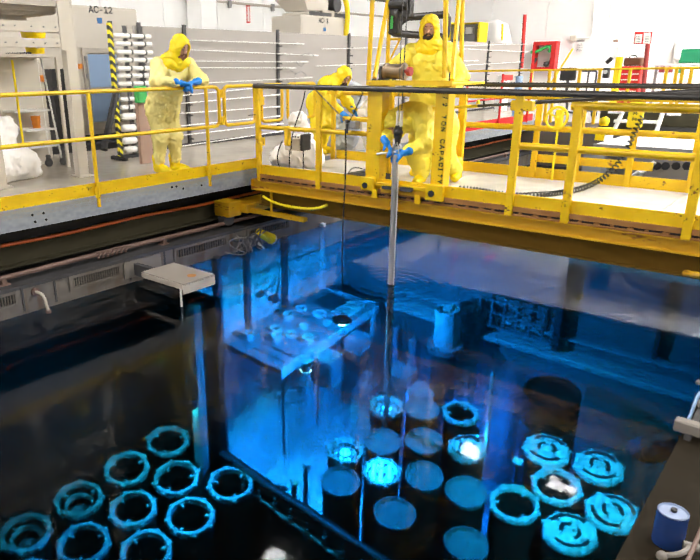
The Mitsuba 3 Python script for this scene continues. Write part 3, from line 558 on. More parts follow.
one('cord', tube(smooth_path([(0.6, 6.4, 1.045), (0.42, 6.2, 1.12), (0.36, 6.25, 1.25), (0.40, 6.3, 1.42)], 24), 0.006, 6), 'ink', 'black cord looping from the deck to the instrument box', 'cord')
one('cord', tube(smooth_path([(1.3, 6.55, 1.07), (1.35, 6.42, 1.1), (1.45, 6.4, 1.16), (1.55, 6.5, 1.12), (1.42, 6.6, 1.08), (1.6, 6.62, 1.08)], 30), 0.006, 6), 'ink', 'thin black cord looped on the dark mat', 'cord')
# ------------------------------------------------------------------ people
def unit(v): v = np.asarray(v, float); return v / np.linalg.norm(v)
def head_frame(c, face, tilt=(0, 0, 1)):
    f = unit(face); r = unit(np.cross(f, tilt)); u = np.cross(r, f); c = np.asarray(c, float)
    return lambda x, y, z: c + r * x + f * y + u * z
def head_bones(L):
    q = lambda a, b_, ra, rb: (L(*a), L(*b_), ra, rb)
    return [q((0, -0.02, 0.035), (0, 0.015, 0.04), 0.088, 0.084), q((0, 0.02, -0.02), (0, 0.045, -0.075), 0.066, 0.040), q((-0.035, 0.045, -0.02), (-0.025, 0.055, -0.05), 0.034, 0.026),
            q((0.035, 0.045, -0.02), (0.025, 0.055, -0.05), 0.034, 0.026), q((0, 0.086, 0.012), (0, 0.108, -0.022), 0.009, 0.0145), q((-0.012, 0.095, -0.026), (0.012, 0.095, -0.026), 0.010, 0.010),
            q((-0.040, 0.072, 0.030), (-0.010, 0.085, 0.028), 0.013, 0.012), q((0.040, 0.072, 0.030), (0.010, 0.085, 0.028), 0.013, 0.012), q((-0.018, 0.083, -0.050), (0.018, 0.083, -0.050), 0.009, 0.009),
            q((-0.016, 0.079, -0.063), (0.016, 0.079, -0.063), 0.009, 0.009), q((0, 0.060, -0.085), (0, 0.066, -0.088), 0.018, 0.016),
            q((-0.086, -0.005, 0.01), (-0.088, -0.008, -0.02), 0.012, 0.010), q((0.086, -0.005, 0.01), (0.088, -0.008, -0.02), 0.012, 0.010), q((0, -0.02, -0.03), (0, -0.035, -0.14), 0.056, 0.060)]
def hand_bones(w, f, n, thumb, curl=0.6, s=1.0):
    f = unit(f); n = unit(np.asarray(n) - f * np.dot(n, f)); sd = np.cross(f, n) * thumb; w = np.asarray(w, float); B = []
    for k, (o, ln, cu) in enumerate(((0.030, 0.92, 0.85), (0.010, 1.0, 1.0), (-0.011, 0.95, 1.08), (-0.031, 0.76, 1.18))):
        kn = w + f * (0.085 - 0.004 * abs(k - 1)) * s + sd * o * s
        B.append((w + sd * o * 0.6 * s, kn, 0.018 * s, 0.0125 * s)); p, ang = kn, 0.0
        for j, seg in enumerate((0.043, 0.027, 0.022)):
            ang += curl * cu * (0.8, 1.0, 0.7)[j]; d = f * math.cos(ang) + n * math.sin(ang); q = p + d * seg * ln * s; B.append((p, q, (0.0108 - 0.0008 * j) * s, (0.0100 - 0.0009 * j) * s)); p = q
    t0 = w + f * 0.022 * s + sd * 0.026 * s; t1 = t0 + unit(sd * 0.75 + f * 0.65 + n * 0.35) * 0.042 * s; t2 = t1 + unit(sd * 0.15 + f * 0.8 + n * 0.6) * 0.034 * s; t3 = t2 + unit(-sd * 0.1 + f * 0.7 + n * 0.8) * 0.024 * s
    return B + [(t0, t1, 0.016 * s, 0.012 * s), (t1, t2, 0.0118 * s, 0.0108 * s), (t2, t3, 0.0108 * s, 0.0092 * s), (w - f * 0.05 * s, w, 0.030 * s, 0.028 * s)]
def person(label, J, head, face, suit, hood, hair, hands, feet, seed, tilt=(0, 0, 1), fat=0.0, baggy=1.22):
    """J: joints of pelvis, chest, neck, then per side shoulder, elbow, wrist, hip, knee, ankle."""
    t = Thing('person', label, 'person'); J = {k: np.asarray(v, float) for k, v in J.items()}; L = head_frame(head, face, tilt)
    lat = unit(J['shR'] - J['shL']); pl = unit(J['hipR'] - J['hipL'])
    def torso(s, limb):
        B = [(J['pelvis'] - pl * 0.07, J['pelvis'] + pl * 0.07, 0.135 * s, 0.135 * s), (J['chest'] - lat * 0.08, J['chest'] + lat * 0.08, 0.15 * s, 0.15 * s), (J['pelvis'] + pl * 0.06, J['chest'] + lat * 0.06, 0.14 * s + fat, 0.145 * s),
             (J['pelvis'] - pl * 0.06, J['chest'] - lat * 0.06, 0.14 * s + fat, 0.145 * s), (J['shR'], J['shL'], 0.082 * s, 0.082 * s), (J['chest'], J['neck'], 0.12 * s, 0.075 * s)]
        for e in 'RL':
            B += [(J['sh' + e], J['el' + e], 0.078 * limb, 0.064 * limb), (J['el' + e], J['wr' + e], 0.062 * limb, 0.043 * limb), (J['hip' + e], J['kn' + e], 0.112 * limb, 0.086 * limb), (J['kn' + e], J['an' + e], 0.084 * limb, 0.066 * limb)]
        return B
    inner, hb = torso(0.80, 0.62), head_bones(L)
    P = np.array([b_[0] for b_ in inner + hb] + [b_[1] for b_ in inner + hb])
    sock = [L(sx * 0.032, 0.096, 0.008) for sx in (-1, 1)]
    def f(p):
        a = smin([cone_d(p, *b_) for b_ in inner], 0.03); near = np.linalg.norm(p - L(0, 0, 0), axis=1) < 0.34; d = np.full(len(p), 9.0)
        hd = smin([cone_d(p[near], *b_) for b_ in hb], 0.010)
        for q in sock: hd = np.maximum(hd, -(np.linalg.norm(p[near] - q, axis=1) - 0.0125))
        d[near] = hd; return smin([a, d], 0.02)
    t.part('body', nets(f, P.min(0) - 0.15, P.max(0) + 0.15, 0.0105), 'skin', smooth=True)
    for q, sx in zip(sock, (-1, 1)): t.part('eye', sphere(L(sx * 0.032, 0.083, 0.008), 0.0115, 1), 'eye_white', smooth=True)
    t.part('eyebrows', cat([tube([L(sx * 0.048, 0.078, 0.030), L(sx * 0.032, 0.090, 0.037), L(sx * 0.014, 0.095, 0.033)], 0.0052, 6) for sx in (-1, 1)]), hair)
    bd = [(L(-0.062, 0.03, -0.035), L(-0.045, 0.055, -0.075), 0.022, 0.024), (L(0.062, 0.03, -0.035), L(0.045, 0.055, -0.075), 0.022, 0.024), (L(-0.04, 0.062, -0.08), L(0.04, 0.062, -0.08), 0.028, 0.028), (L(0, 0.066, -0.09), L(0, 0.07, -0.105), 0.03, 0.022),
          (L(-0.03, 0.083, -0.062), L(-0.02, 0.098, -0.041), 0.008, 0.007), (L(0.03, 0.083, -0.062), L(0.02, 0.098, -0.041), 0.008, 0.007), (L(-0.02, 0.099, -0.041), L(0.02, 0.099, -0.041), 0.007, 0.007)]
    t.part('beard', blob(bd, 0.012, 0.006, 0.006, seed=seed), hair, smooth=True, label='full beard')
    t.part('coverall', blob(torso(1.04, baggy), 0.05, 0.0115, 0.012, seed=seed, stretch=(1, 1, 0.8), crease=0.012), suit, smooth=True)
    # hood with its cape: a thick shell cut open at the face
    op = np.array([0.066, 0.10, 0.096]); R3 = np.stack([L(1, 0, 0) - L(0, 0, 0), L(0, 1, 0) - L(0, 0, 0), L(0, 0, 1) - L(0, 0, 0)]); c0 = L(0, 0, 0)
    def opening(p): q = (p - L(0, 0.115, -0.018)) @ R3.T; return (1 - np.linalg.norm(q / op, axis=1)) * 0.06
    nk = J['neck']; hbns = [(L(0, -0.012, 0.042), L(0, 0.004, 0.020), 0.112, 0.108), (L(0, 0.0, -0.02), L(0, -0.01, -0.10), 0.105, 0.10), (L(0, -0.02, -0.09), nk + (0, 0, -0.02), 0.105, 0.14), (nk + lat * 0.02, nk + lat * 0.13 + (0, 0, -0.04), 0.105, 0.085), (nk - lat * 0.02, nk - lat * 0.13 + (0, 0, -0.04), 0.105, 0.085), (L(0, 0.055, 0.078), L(0, 0.06, 0.074), 0.048, 0.048)]
    t.part('hood', blob(hbns, 0.035, 0.009, 0.010, cut=opening, seed=seed + 5, crease=0.010), hood, smooth=True, label='yellow hood')
    for w, fd, nn, th, cu in hands: t.part('glove', blob([(a_, b_, ra * 1.22, rb * 1.2) for a_, b_, ra, rb in hand_bones(w, fd, nn, th, cu, 1.16)], 0.006, 0.0042), 'glove_blue', smooth=True, label='blue rubber glove')
    for heel, toe in feet:
        heel, toe = np.asarray(heel, float), np.asarray(toe, float); d = toe - heel; up = np.array([0, 0, 1.0])
        t.part('boot', blob([(heel + up * 0.055, heel + d * 0.6 + up * 0.05, 0.052, 0.050), (heel + d * 0.6 + up * 0.048, toe + up * 0.042, 0.052, 0.044), (heel + up * 0.06 + d * 0.06, heel + up * 0.19 + d * 0.05, 0.060, 0.076)], 0.03, 0.009, 0.010, seed=seed + 9, cut=lambda p: heel[2] + 0.004 - p[:, 2]), 'boot_yellow', smooth=True, label='yellow overboot')
    return t
person('bearded worker in pale yellow coveralls leaning on the guard rail of the left deck', dict(
    pelvis=(-0.74, 5.33, 1.84), chest=(-0.46, 5.25, 2.24), neck=(-0.36, 5.235, 2.40), shR=(-0.42, 5.05, 2.34), shL=(-0.36, 5.43, 2.34), elR=(-0.19, 4.82, 2.165), elL=(-0.15, 5.48, 2.16), wrR=(-0.08, 5.03, 2.15), wrL=(-0.09, 5.30, 2.15),
    hipR=(-0.76, 5.24, 1.80), hipL=(-0.76, 5.42, 1.80), knR=(-0.74, 5.26, 1.48), knL=(-0.70, 5.46, 1.48), anR=(-0.84, 5.30, 1.19), anL=(-0.78, 5.52, 1.19)),
    (-0.255, 5.25, 2.525), (0.95, 0.02, -0.34), 'suit_pale', 'hood_yellow', 'hair_red',
    [((-0.065, 5.06, 2.145), (0.22, 0.93, -0.22), (0.25, 0, -1), 1, 0.55), ((-0.06, 5.285, 2.15), (0.12, -0.95, -0.12), (0.2, 0, -1), -1, 0.6)],
    [((-0.88, 5.30, DECK), (-0.64, 5.29, DECK)), ((-0.82, 5.52, DECK), (-0.58, 5.54, DECK))], 11, fat=0.02, baggy=1.10)
person('bearded worker in a yellow suit and hood standing upright behind the cable drum', dict(
    pelvis=(1.95, 7.20, 1.92), chest=(1.94, 7.16, 2.32), neck=(1.945, 7.13, 2.52), shR=(1.75, 7.06, 2.45), shL=(2.14, 7.22, 2.45), elR=(1.58, 6.86, 2.24), elL=(2.40, 7.06, 2.18), wrR=(1.60, 6.66, 2.04), wrL=(2.42, 6.80, 2.03),
    hipR=(1.86, 7.16, 1.88), hipL=(2.04, 7.24, 1.88), knR=(1.85, 7.14, 1.50), knL=(2.05, 7.20, 1.50), anR=(1.84, 7.18, 1.14), anL=(2.06, 7.24, 1.14)),
    (1.955, 7.075, 2.70), (0.36, -0.90, -0.20), 'suit_yellow', 'hood_yellow', 'hair_dark',
    [((1.60, 6.64, 2.02), (0.1, -0.3, -0.9), (0.5, -0.3, -0.2), -1, 0.5), ((2.42, 6.78, 2.01), (0.0, -0.3, -0.9), (-0.4, -0.3, -0.3), 1, 0.5)],
    [((1.83, 7.22, 1.03), (1.90, 6.98, 1.03)), ((2.05, 7.28, 1.03), (2.15, 7.05, 1.03))], 23)
person('worker in a yellow suit bending forward and gripping the long grey pole', dict(
    pelvis=(2.28, 6.74, 1.70), chest=(2.19, 6.44, 1.76), neck=(2.07, 6.32, 1.76), shR=(2.00, 6.44, 1.75), shL=(2.33, 6.36, 1.74), elR=(1.97, 6.20, 1.63), elL=(2.46, 6.24, 1.52), wrR=(2.10, 6.03, 1.54), wrL=(2.37, 6.02, 1.46),
    hipR=(2.20, 6.72, 1.62), hipL=(2.38, 6.78, 1.62), knR=(2.20, 6.52, 1.38), knL=(2.42, 6.70, 1.36), anR=(2.21, 6.62, 1.16), anL=(2.42, 7.00, 1.16)),
    (2.045, 6.22, 1.70), (0.35, -0.62, -0.70), 'suit_yellow', 'suit_yellow', 'hair_red',
    [((2.13, 5.985, 1.53), (0.70, -0.30, -0.55), (0.3, -0.5, -0.8), -1, 0.55), ((2.345, 5.985, 1.445), (-0.90, -0.25, -0.25), (0.0, 0.6, -0.8), 1, 0.75)],
    [((2.20, 6.66, 1.03), (2.26, 6.43, 1.03)), ((2.40, 7.10, 1.03), (2.50, 6.88, 1.03))], 37, tilt=(-0.3, -0.5, 1), fat=0.03, baggy=1.42)
person('worker in a yellow hooded suit bending down on the left deck behind the bridge rails', dict(
    pelvis=(-0.42, 8.10, 1.80), chest=(-0.16, 8.06, 2.02), neck=(-0.05, 8.05, 2.10), shR=(-0.14, 7.88, 2.02), shL=(-0.14, 8.25, 2.02), elR=(-0.02, 7.84, 1.80), elL=(-0.02, 8.28, 1.80), wrR=(0.14, 7.90, 1.68), wrL=(0.14, 8.22, 1.68),
    hipR=(-0.42, 8.01, 1.78), hipL=(-0.42, 8.20, 1.78), knR=(-0.36, 8.0, 1.48), knL=(-0.36, 8.21, 1.48), anR=(-0.44, 8.0, 1.14), anL=(-0.44, 8.21, 1.14)),
    (0.06, 8.05, 2.16), (0.80, -0.20, -0.50), 'hood_yellow', 'hood_yellow', 'hair_dark',
    [((0.155, 7.905, 1.67), (0.7, 0.1, -0.6), (0, 0.3, -1), -1, 0.6), ((0.155, 8.215, 1.67), (0.7, -0.1, -0.6), (0, -0.3, -1), 1, 0.6)],
    [((-0.48, 8.0, DECK), (-0.24, 8.0, DECK)), ((-0.48, 8.21, DECK), (-0.24, 8.21, DECK))], 51, tilt=(0.4, 0, 1))
# ------------------------------------------------------------------ left hall: partition, tool rack, air units
XP = -2.89
t = Thing('partition', 'long low grey panel partition carrying tool rods behind the left deck', 'partition')
edges = [6.60, 7.60, 9.95, 12.3, 14.7, 17.1, 19.4, 21.9]
for a, c in zip(edges[:-1], edges[1:]): t.part('panel', box(XP - 0.05, XP, a + 0.006, c - 0.006, DECK, 2.94, 0.004), 'panel_grey')
for y in (6.15, 6.68, *edges[1:]):
    t.part('post', cat([box(XP, XP + 0.035, y - 0.03, y + 0.03, DECK, 2.985)] + [box(XP + 0.03, XP + 0.12, y - 0.012, y + 0.012, z - 0.02, z) for z in (1.15, 1.32, 1.55, 1.72, 1.88, 2.05, 2.27, 2.38, 2.54, 2.70)]), 'dark_grey')
t.part('base', box(XP - 0.06, XP + 0.02, 6.6, 21.9, DECK, DECK + 0.05), 'dark_grey')
rods = [((183, 40), (304, 44)), ((183, 49.5), (318, 55.5)), ((183, 61), (308, 62)), ((183, 67.5), (296, 68)), ((196, 83.5), (312, 77.5)), ((180, 95.7), (281, 85.5)), ((180, 103.5), (280, 94.5)), ((180, 113.5), (281, 106.5)),
        ((180, 126), (280, 116)), ((180, 135.5), (283, 123.5)), ((180, 146.5), (283, 131)), ((322, 49), (528, 44)), ((316, 66), (478, 60.5)), ((366, 71), (520, 62)), ((385, 45), (700 - 172, 52))]
for i, (p, q) in enumerate(rods):
    a, c = at(*p, 0, XP + 0.09), at(*q, 0, XP + 0.09)
    far = i >= 11
    one('tool_rod', cat([cyl(a, c, 0.0095, n=8), cyl(c - (c - a) / np.linalg.norm(c - a) * 0.25, c, 0.016, n=8)]), 'pale_metal' if i < 5 or i > 10 else 'white_plastic', ['highest rod on the partition right of the leaning worker\'s hood', 'second rod from the top right of the hood, with the farthest end', 'third rod from the top right of the hood', 'fourth rod from the top right of the hood', 'rod just above the gate top right of the leaning worker',
        'topmost rod seen through the yellow gate', 'second rod seen through the yellow gate', 'third rod seen through the yellow gate', 'rod at the bottom bar of the yellow gate', 'first rod below the yellow gate', 'lowest rod below the yellow gate', 'upper rod behind the left leg of the hoist frame', 'rod crossing just above the yellow hood of the bending worker by the rails', 'short rod right of the bending worker\'s hood by the rails', 'rod behind the standing worker that reaches the red pole'][i], 'rod', 'long rods on the partition', smooth=40)
for i, q_ in enumerate([tube(smooth_path([at(x0, y0, 0, XP + 0.15), at(x0 + dx / 2, y0 + dy, 0, XP + 0.18), at(x0 + dx, y0, 0, XP + 0.12)], 10), 0.006, 6) for x0, y0, dx, dy in ((300, 56, 14, -3), (296, 62, 8, 4), (290, 70, 10, 3), (294, 76, 12, -4), (300, 82, 9, 3), (286, 79, 9, 5))]): one('wire_hook', q_, 'mid_grey', 'bent wire hook in the jumble at the rod ends left of the yellow hood', 'hook', 'wire hooks at the rod ends')
# rack of white tubes with a hazard-striped post
XR = -2.45
k = Thing('tube_rack', 'rack post with black and yellow hazard stripes holding white tubes', 'rack')
k.part('post', box(XR - 0.025, XR + 0.035, 5.81, 5.865, DECK, 2.93), 'hazard')
k.part('post', cat([box(XR - 0.03, XR + 0.0, y, y + 0.06, DECK, 2.9) for y in (6.08, 6.36)]), 'dark_grey')
k.part('brace', cyl(at(116, 92, 0, XR), at(104, 150, 0, XR + 0.2), 0.05, n=8), 'ink')
k.part('base', cat([box(XR - 0.05, XR + 0.3, 5.70, 5.76, DECK, DECK + 0.05), box(XR - 0.06, XR + 0.06, 5.78, 6.45, DECK, DECK + 0.04)]), 'ink')
tubes = [(115, 35.5, 150, 0.033), (116, 43.5, 151, 0.033), (117, 52, 152, 0.033), (117.5, 60, 152, 0.033), (118, 68.5, 149, 0.033), (118.5, 76, 148, 0.033), (119.5, 84, 149, 0.033), (121, 99.5, 138, 0.034), (121.5, 107.5, 138, 0.034), (123, 117, 138, 0.055), (123.5, 128.5, 138, 0.055), (124.5, 141, 139, 0.052), (126, 150, 139, 0.05)]
order = ['topmost', 'second', 'third', 'fourth', 'fifth', 'sixth', 'seventh', 'eighth', 'ninth']
for i, (x0, y, x1, rr) in enumerate(tubes):
    a = at(x0, y, 0, XR + 0.03); c = a + (0, at(x1, y, 0, XR + 0.03)[1] - a[1], 0)
    lab = f'{order[i]} white tube from the top of the hazard-striped rack' if i < 9 else f'thick white tube on the rack, {["topmost", "second", "third", "lowest"][i - 9]} of the four thick ones'
    w = Thing('storage_tube', lab, 'tube', 'white tubes on the rack')
    w.part('tube', cyl(a, c, rr, n=16), 'white_plastic'); w.part('strap', cat([cyl(a + (c - a) * u + (0, -0.012, 0), a + (c - a) * u + (0, 0.012, 0), rr * 1.08, n=16) for u in ((0.40, 0.80) if rr < 0.04 else (0.8,))]), 'dark_grey')
    w.part('cap', sphere(a, rr * 0.98), 'white_plastic')
bxx = at(141.5, 94, 0, -1.6)
one('green_box', box(-1.7, -1.6, at(138, 90, 0, -1.6)[1], at(147, 90, 0, -1.6)[1], at(141, 103, 0, -1.6)[2], at(141, 86, 0, -1.6)[2], 0.01), 'green_plastic', 'green box between the white tubes and the leaning worker', 'box')
one('leaning_board', box(-1.75, -1.68, at(139, 120, 0, -1.68)[1], at(151, 120, 0, -1.68)[1], DECK, at(145, 103, 0, -1.68)[2], 0.006), 'brown_board', 'brownish board standing under the green box', 'board')
# air unit AC-12
XA = -4.6
u = Thing('air_unit', 'large beige air handling cabinet lettered AC-12 behind the hazard-striped rack', 'air unit')
u.part('body', box(-6.4, XA, 5.2, 7.98, DECK, 3.35, 0.02), 'beige_metal')
for y0, y1 in ((5.25, 6.55), (6.6, 7.93)): u.part('panel', box(XA, XA + 0.015, y0, y1, 2.66, 3.31, 0.004), 'beige_metal')
u.part('lettering', text('AC-12', 0.108, at(88.5, 12.3, 0, XA + 0.016), (0, 1, 0), (0, 0, 1)), 'ink', smooth=False)
u.part('label', box(XA + 0.015, XA + 0.02, at(96.5, 20, 0, XA)[1], at(101.5, 20, 0, XA)[1], at(98, 23.5, 0, XA)[2], at(98, 17.8, 0, XA)[2]), 'label_blue')
ya, yb = at(87, 60, 0, XA)[1], at(117, 60, 0, XA)[1]
u.part('filter_frame', cat([box(XA, XA + 0.03, ya - 0.10, ya, 1.25, 2.66), box(XA, XA + 0.03, yb, yb + 0.1, 1.25, 2.66), box(XA, XA + 0.03, ya, yb, 2.58, 2.66), box(XA, XA + 0.03, ya, yb, 1.25, 1.38), box(XA, XA + 0.03, ya, yb, 1.94, 1.99)]), 'beige_shade')
for z0, z1 in ((1.40, 1.93), (2.0, 2.56)): u.part('filter', box(XA, XA + 0.012, ya + 0.01, yb - 0.01, z0, z1, 0.003), 'sky_blue_filter', label='blue filter screen')
u.part('latch', cat([box(XA + 0.03, XA + 0.06, ya - 0.07, ya - 0.03, z, z + 0.08) for z in (1.5, 1.8, 2.15, 2.45)] + [tube([(XA + 0.05, ya - 0.05, 1.45), (XA + 0.07, ya - 0.03, 1.8), (XA + 0.05, ya - 0.05, 2.5)], 0.012, 6)]), 'mid_grey')
u.part('plinth', box(-6.4, XA + 0.01, 5.2, 7.98, DECK, DECK + 0.16), 'ink')
u.part('tag', box(XA + 0.0, XA + 0.04, ya - 0.20, ya - 0.13, 2.32, 2.40), 'orange_plastic', label='orange tag')
one('dark_cabinet', box(-4.4, -4.0, at(53, 90, 0, -4.0)[1], at(67, 90, 0, -4.0)[1], DECK, at(58, 69, 0, -4.0)[2], 0.01), 'black_dull', 'tall narrow black cabinet left of the beige column', 'cabinet')
one('floor_skid', box(-4.0, -3.7, 5.0, 6.9, DECK, DECK + 0.10, 0.01), 'ink', 'low black skid on the floor below the blue filter screens', 'skid')
# beige gantry near the left edge
gx = -1.42
t = Thing('gantry_frame', 'beige steel gantry frame with two columns and cross beams at the left edge', 'frame')
t.part('column', box(gx - 0.08, gx + 0.03, 4.46, 4.60, DECK, 5.0, 0.004), 'beige_metal'); t.part('column', box(gx - 0.06, gx + 0.06, 3.38, 3.50, DECK, 5.0, 0.004), 'beige_metal')
for y in (4.53, 3.44): t.part('foot_plate', box(gx - 0.13, gx + 0.10, y - 0.11, y + 0.11, DECK, DECK + 0.015), 'beige_metal')
for z0, z1 in ((2.71, 2.825), (2.545, 2.645)): t.part('cross_beam', box(gx - 0.03, gx + 0.03, 1.5, 4.46, z0, z1, 0.004), 'beige_metal')
t.part('gusset', box(gx + 0.03, gx + 0.04, 4.40, 4.56, 2.52, 3.10), 'beige_metal')
t.part('bolts', cat([cyl((gx + 0.03, y, z), (gx + 0.045, y, z), 0.009, n=8) for y in (3.72, 3.85, 4.05, 4.2, 4.35) for z in (2.595, 2.77)]), 'mid_grey')
t.part('top_beam', box(gx - 0.05, gx + 0.03, 1.5, 4.6, 2.99, 3.06, 0.004), 'beige_shade')
one('overhead_duct', cat([box(-3.6, -1.55, 2.0, 4.5, 2.92, 3.4, 0.03), box(-3.4, -1.9, 2.2, 4.3, 2.84, 2.94, 0.02)]), 'beige_shade', 'brownish duct underside above the yellow bin at the upper left corner', 'duct')
t = Thing('yellow_bin', 'yellow bin standing on a shelf behind the beige cross beams', 'bin')
p0 = at(34, 40, 0, -2.6); t.part('bin', lathe([(0, 0), (0.11, 0), (0.17, 0.33), (0.18, 0.34), (0.165, 0.34), (0.10, 0.02), (0, 0.02)], (p0[0], p0[1], 2.50), 28), 'bin_yellow'); t.part('mark', cyl((p0[0] + 0.155, p0[1] - 0.04, 2.62), (p0[0] + 0.135, p0[1] - 0.03, 2.61), 0.045), 'white_plastic')
one('wall_shelf', cat([box(-2.9, -2.3, 3.2, 4.9, 2.46, 2.50), box(-2.9, -2.86, 3.2, 4.9, DECK, 2.5), *[box(-2.35, -2.31, y, y + 0.04, DECK, 2.5) for y in (4.86,)]]), 'beige_metal', 'beige shelf rack under the yellow bin', 'shelf')
t = Thing('rolling_ladder', 'light metal rolling platform ladder with shelves behind the white covered bundle', 'ladder')
X0, X1 = -2.55, -3.1
a0, a1 = at(62, 162, 0, X0), at(41, 53, 0, X0)
t.part('leg', cyl((X0, at(62, 160, 0, X0)[1], 1.10), at(40, 55, 0, X0), 0.014, n=8), 'pale_metal'); t.part('leg', cyl((X0, at(24, 150, 0, X0)[1], 1.10), at(12, 60, 0, X0), 0.016, n=8), 'hood_yellow')
t.part('leg', cyl((X1, at(50, 160, 0, X1)[1], 1.10), at(36, 55, 0, X1), 0.014, n=8), 'pale_metal'); t.part('leg', cyl((X1, at(26, 150, 0, X1)[1], 1.10), at(8, 55, 0, X1), 0.014, n=8), 'pale_metal')
t.part('hand_rail', tube([at(6, 54, 0, X0), at(34, 53, 0, X0), at(40, 52, 0, X0)], 0.014, 8), 'dark_grey')
for py, xa, xb in ((111, 14, 50), (130, 26, 55), (147, 30, 58)):
    y0, y1 = at(xa, py, 0, X0)[1], at(xb, py, 0, X0)[1]; z = at(xa, py, 0, X0)[2]; t.part('step', box(X1, X0, y0, y1, z - 0.03, z, 0.005), 'pale_metal')
for px in (49, 64):
    c = at(px, 163, 0, X0); t.part('caster', cat([cyl((X0 - 0.015, c[1], DECK + 0.055), (X0 + 0.015, c[1], DECK + 0.055), 0.055), box(X0 - 0.03, X0 + 0.03, c[1] - 0.02, c[1] + 0.02, DECK + 0.08, DECK + 0.16)]), 'dark_grey')
c = at(36, 122, 0, X0 - 0.2); one('orange_cup', lathe([(0, 0), (0.05, 0), (0.065, 0.16), (0.055, 0.16), (0.04, 0.02), (0, 0.02)], (c[0], c[1], at(26, 130, 0, X0)[2]), 20), 'orange_plastic', 'small orange cup standing on the ladder step', 'cup')
c = at(42, 78, 0, -3.3); one('orange_tag', box(c[0] - 0.01, c[0] + 0.01, c[1] - 0.03, c[1] + 0.05, c[2] - 0.05, c[2] + 0.04, 0.004), 'orange_plastic', 'orange tag hanging behind the ladder', 'tag')
one('back_panel', box(-3.45, -3.35, 3.4, 5.25, DECK, 2.45, 0.01), 'beige_metal', 'beige panel behind the rolling ladder', 'panel')
one('covered_bundle', blob([((-1.78, 3.2, 1.2), (-1.90, 4.0, 1.2), 0.26, 0.20), ((-1.80, 3.3, 1.35), (-1.88, 3.80, 1.68), 0.26, 0.11), ((-1.82, 3.6, 1.2), (-1.88, 3.86, 1.62), 0.22, 0.10), ((-1.85, 3.9, 1.1), (-1.9, 4.15, 1.07), 0.12, 0.07), ((-1.7, 2.9, 1.2), (-1.7, 3.2, 1.5), 0.25, 0.17)], 0.10, 0.018, 0.04, crease=0.014, seed=77, cut=lambda p: DECK + 0.003 - p[:, 2]), 'white_sheet', 'bundle covered with a crumpled white cloth on the floor at the left edge', 'bundle', smooth=True)
# air unit behind the partition
XC = -4.0
u = Thing('air_unit', 'beige air handling box lettered AC-1 behind the partition top, under the hopper', 'air unit')
y0, y1 = at(301, 20, 0, XC)[1], at(345, 20, 0, XC)[1]; xb = at(271, 20, 1, y0)[0]
u.part('body', box(xb, XC, y0, y1, DECK, 3.42, 0.02), 'beige_metal')
for a, c in ((y0 + 0.03, (y0 + y1) / 2 - 0.01), ((y0 + y1) / 2 + 0.01, y1 - 0.03)): u.part('panel', box(XC, XC + 0.014, a, c, 2.2, 3.39, 0.004), 'beige_metal')
u.part('lettering', text('AC-1', 0.10, at(318.5, 22.5, 0, XC + 0.016), (0, 1, 0), (0, 0, 1)), 'ink', smooth=False)
u.part('label', box(XC + 0.014, XC + 0.02, at(322.8, 29, 0, XC)[1], at(325.3, 29, 0, XC)[1], at(324, 31.3, 0, XC)[2], at(324, 27.5, 0, XC)[2]), 'label_blue')
hp = [at(*p, 0, XC - 0.05) for p in ((308, 10.5), (328, 10.5), (329, -14), (300, -14))]
u.part('hopper', cat([trimesh.convex.convex_hull(np.vstack([hp, np.array(hp[:2]) + (xb - XC + 0.25, 0, 0), np.array(hp[2:]) + (xb - XC - 0.15, 0, 0)])), box(xb + 0.1, XC - 0.03, hp[0][1] - 0.02, hp[1][1] + 0.05, 3.40, 3.50)]), 'beige_metal')
u.part('collar', box(xb + 0.15, XC - 0.02, hp[0][1] + 0.02, hp[1][1] + 0.1, 3.42, 3.50), 'dark_grey')
mcx = at(334, 5, 0, XC - 0.3)
u.part('motor', cat([cyl(mcx + (-0.25, 0, 0), mcx + (0.1, 0, 0), 0.17), box(XC - 0.6, XC - 0.1, mcx[1] - 0.25, mcx[1] + 0.35, 3.42, 3.52)]), 'dark_grey')
u.part('bracket', box(XC - 0.12, XC - 0.05, at(324, 14, 0, XC)[1], at(336, 14, 0, XC)[1], 3.43, 3.56), 'beige_shade')
one('yellow_hose', tube(smooth_path([at(341, -6, 0, XC + 0.05), at(346, 2, 0, XC + 0.1), at(347.5, 12, 0, XC + 0.1), at(346.5, 30, 0, XC + 0.06), at(346, 60, 0, XC + 0.06)], 24), 0.06, 10), 'hood_yellow', 'fat yellow hose hanging beside the AC-1 box', 'hose')
ws = Thing('wall_sign', 'small narrow red and white vertical sign on the white wall above the partition', 'sign'); ws.part('board', cat([box(-8.965, -8.955, at(246.5, 12, 0, -8.96)[1], at(250, 12, 0, -8.96)[1], at(248, 23, 0, -8.96)[2], at(248, 3, 0, -8.96)[2])]), 'red_paint'); ws.part('face', box(-8.957, -8.95, at(247.3, 12, 0, -8.96)[1], at(249.2, 12, 0, -8.96)[1], at(248, 21.5, 0, -8.96)[2], at(248, 6.5, 0, -8.96)[2]), 'white_plastic')
sk = Thing('switch_box', 'small grey switch on the left white wall', 'switch', 'small switches on the left wall')
c = at(213, 7, 0, -8.95); sk.part('case', box(c[0] - 0.02, c[0] + 0.04, c[1] - 0.1, c[1] + 0.1, c[2] - 0.06, c[2] + 0.06, 0.01), 'mid_grey')
for px, py in ((230, 2.5), (273, 6)):
    c = at(px, py, 0, -8.9); one('pipe_clip', box(-8.96, -8.88, c[1] - 0.06, c[1] + 0.06, c[2] - 0.15, c[2] + 0.06, 0.01), 'mid_grey', 'grey clip on the pipe line of the left white wall', 'clip', 'clips on the left wall')
one('far_duct', cat([box(-8.9, -8.3, at(196, 5, 0, -8.5)[1], at(212, 5, 0, -8.5)[1], 3.0, 9, 0.02)]), 'wall_white', 'white riser duct on the left wall above the partition', 'duct')
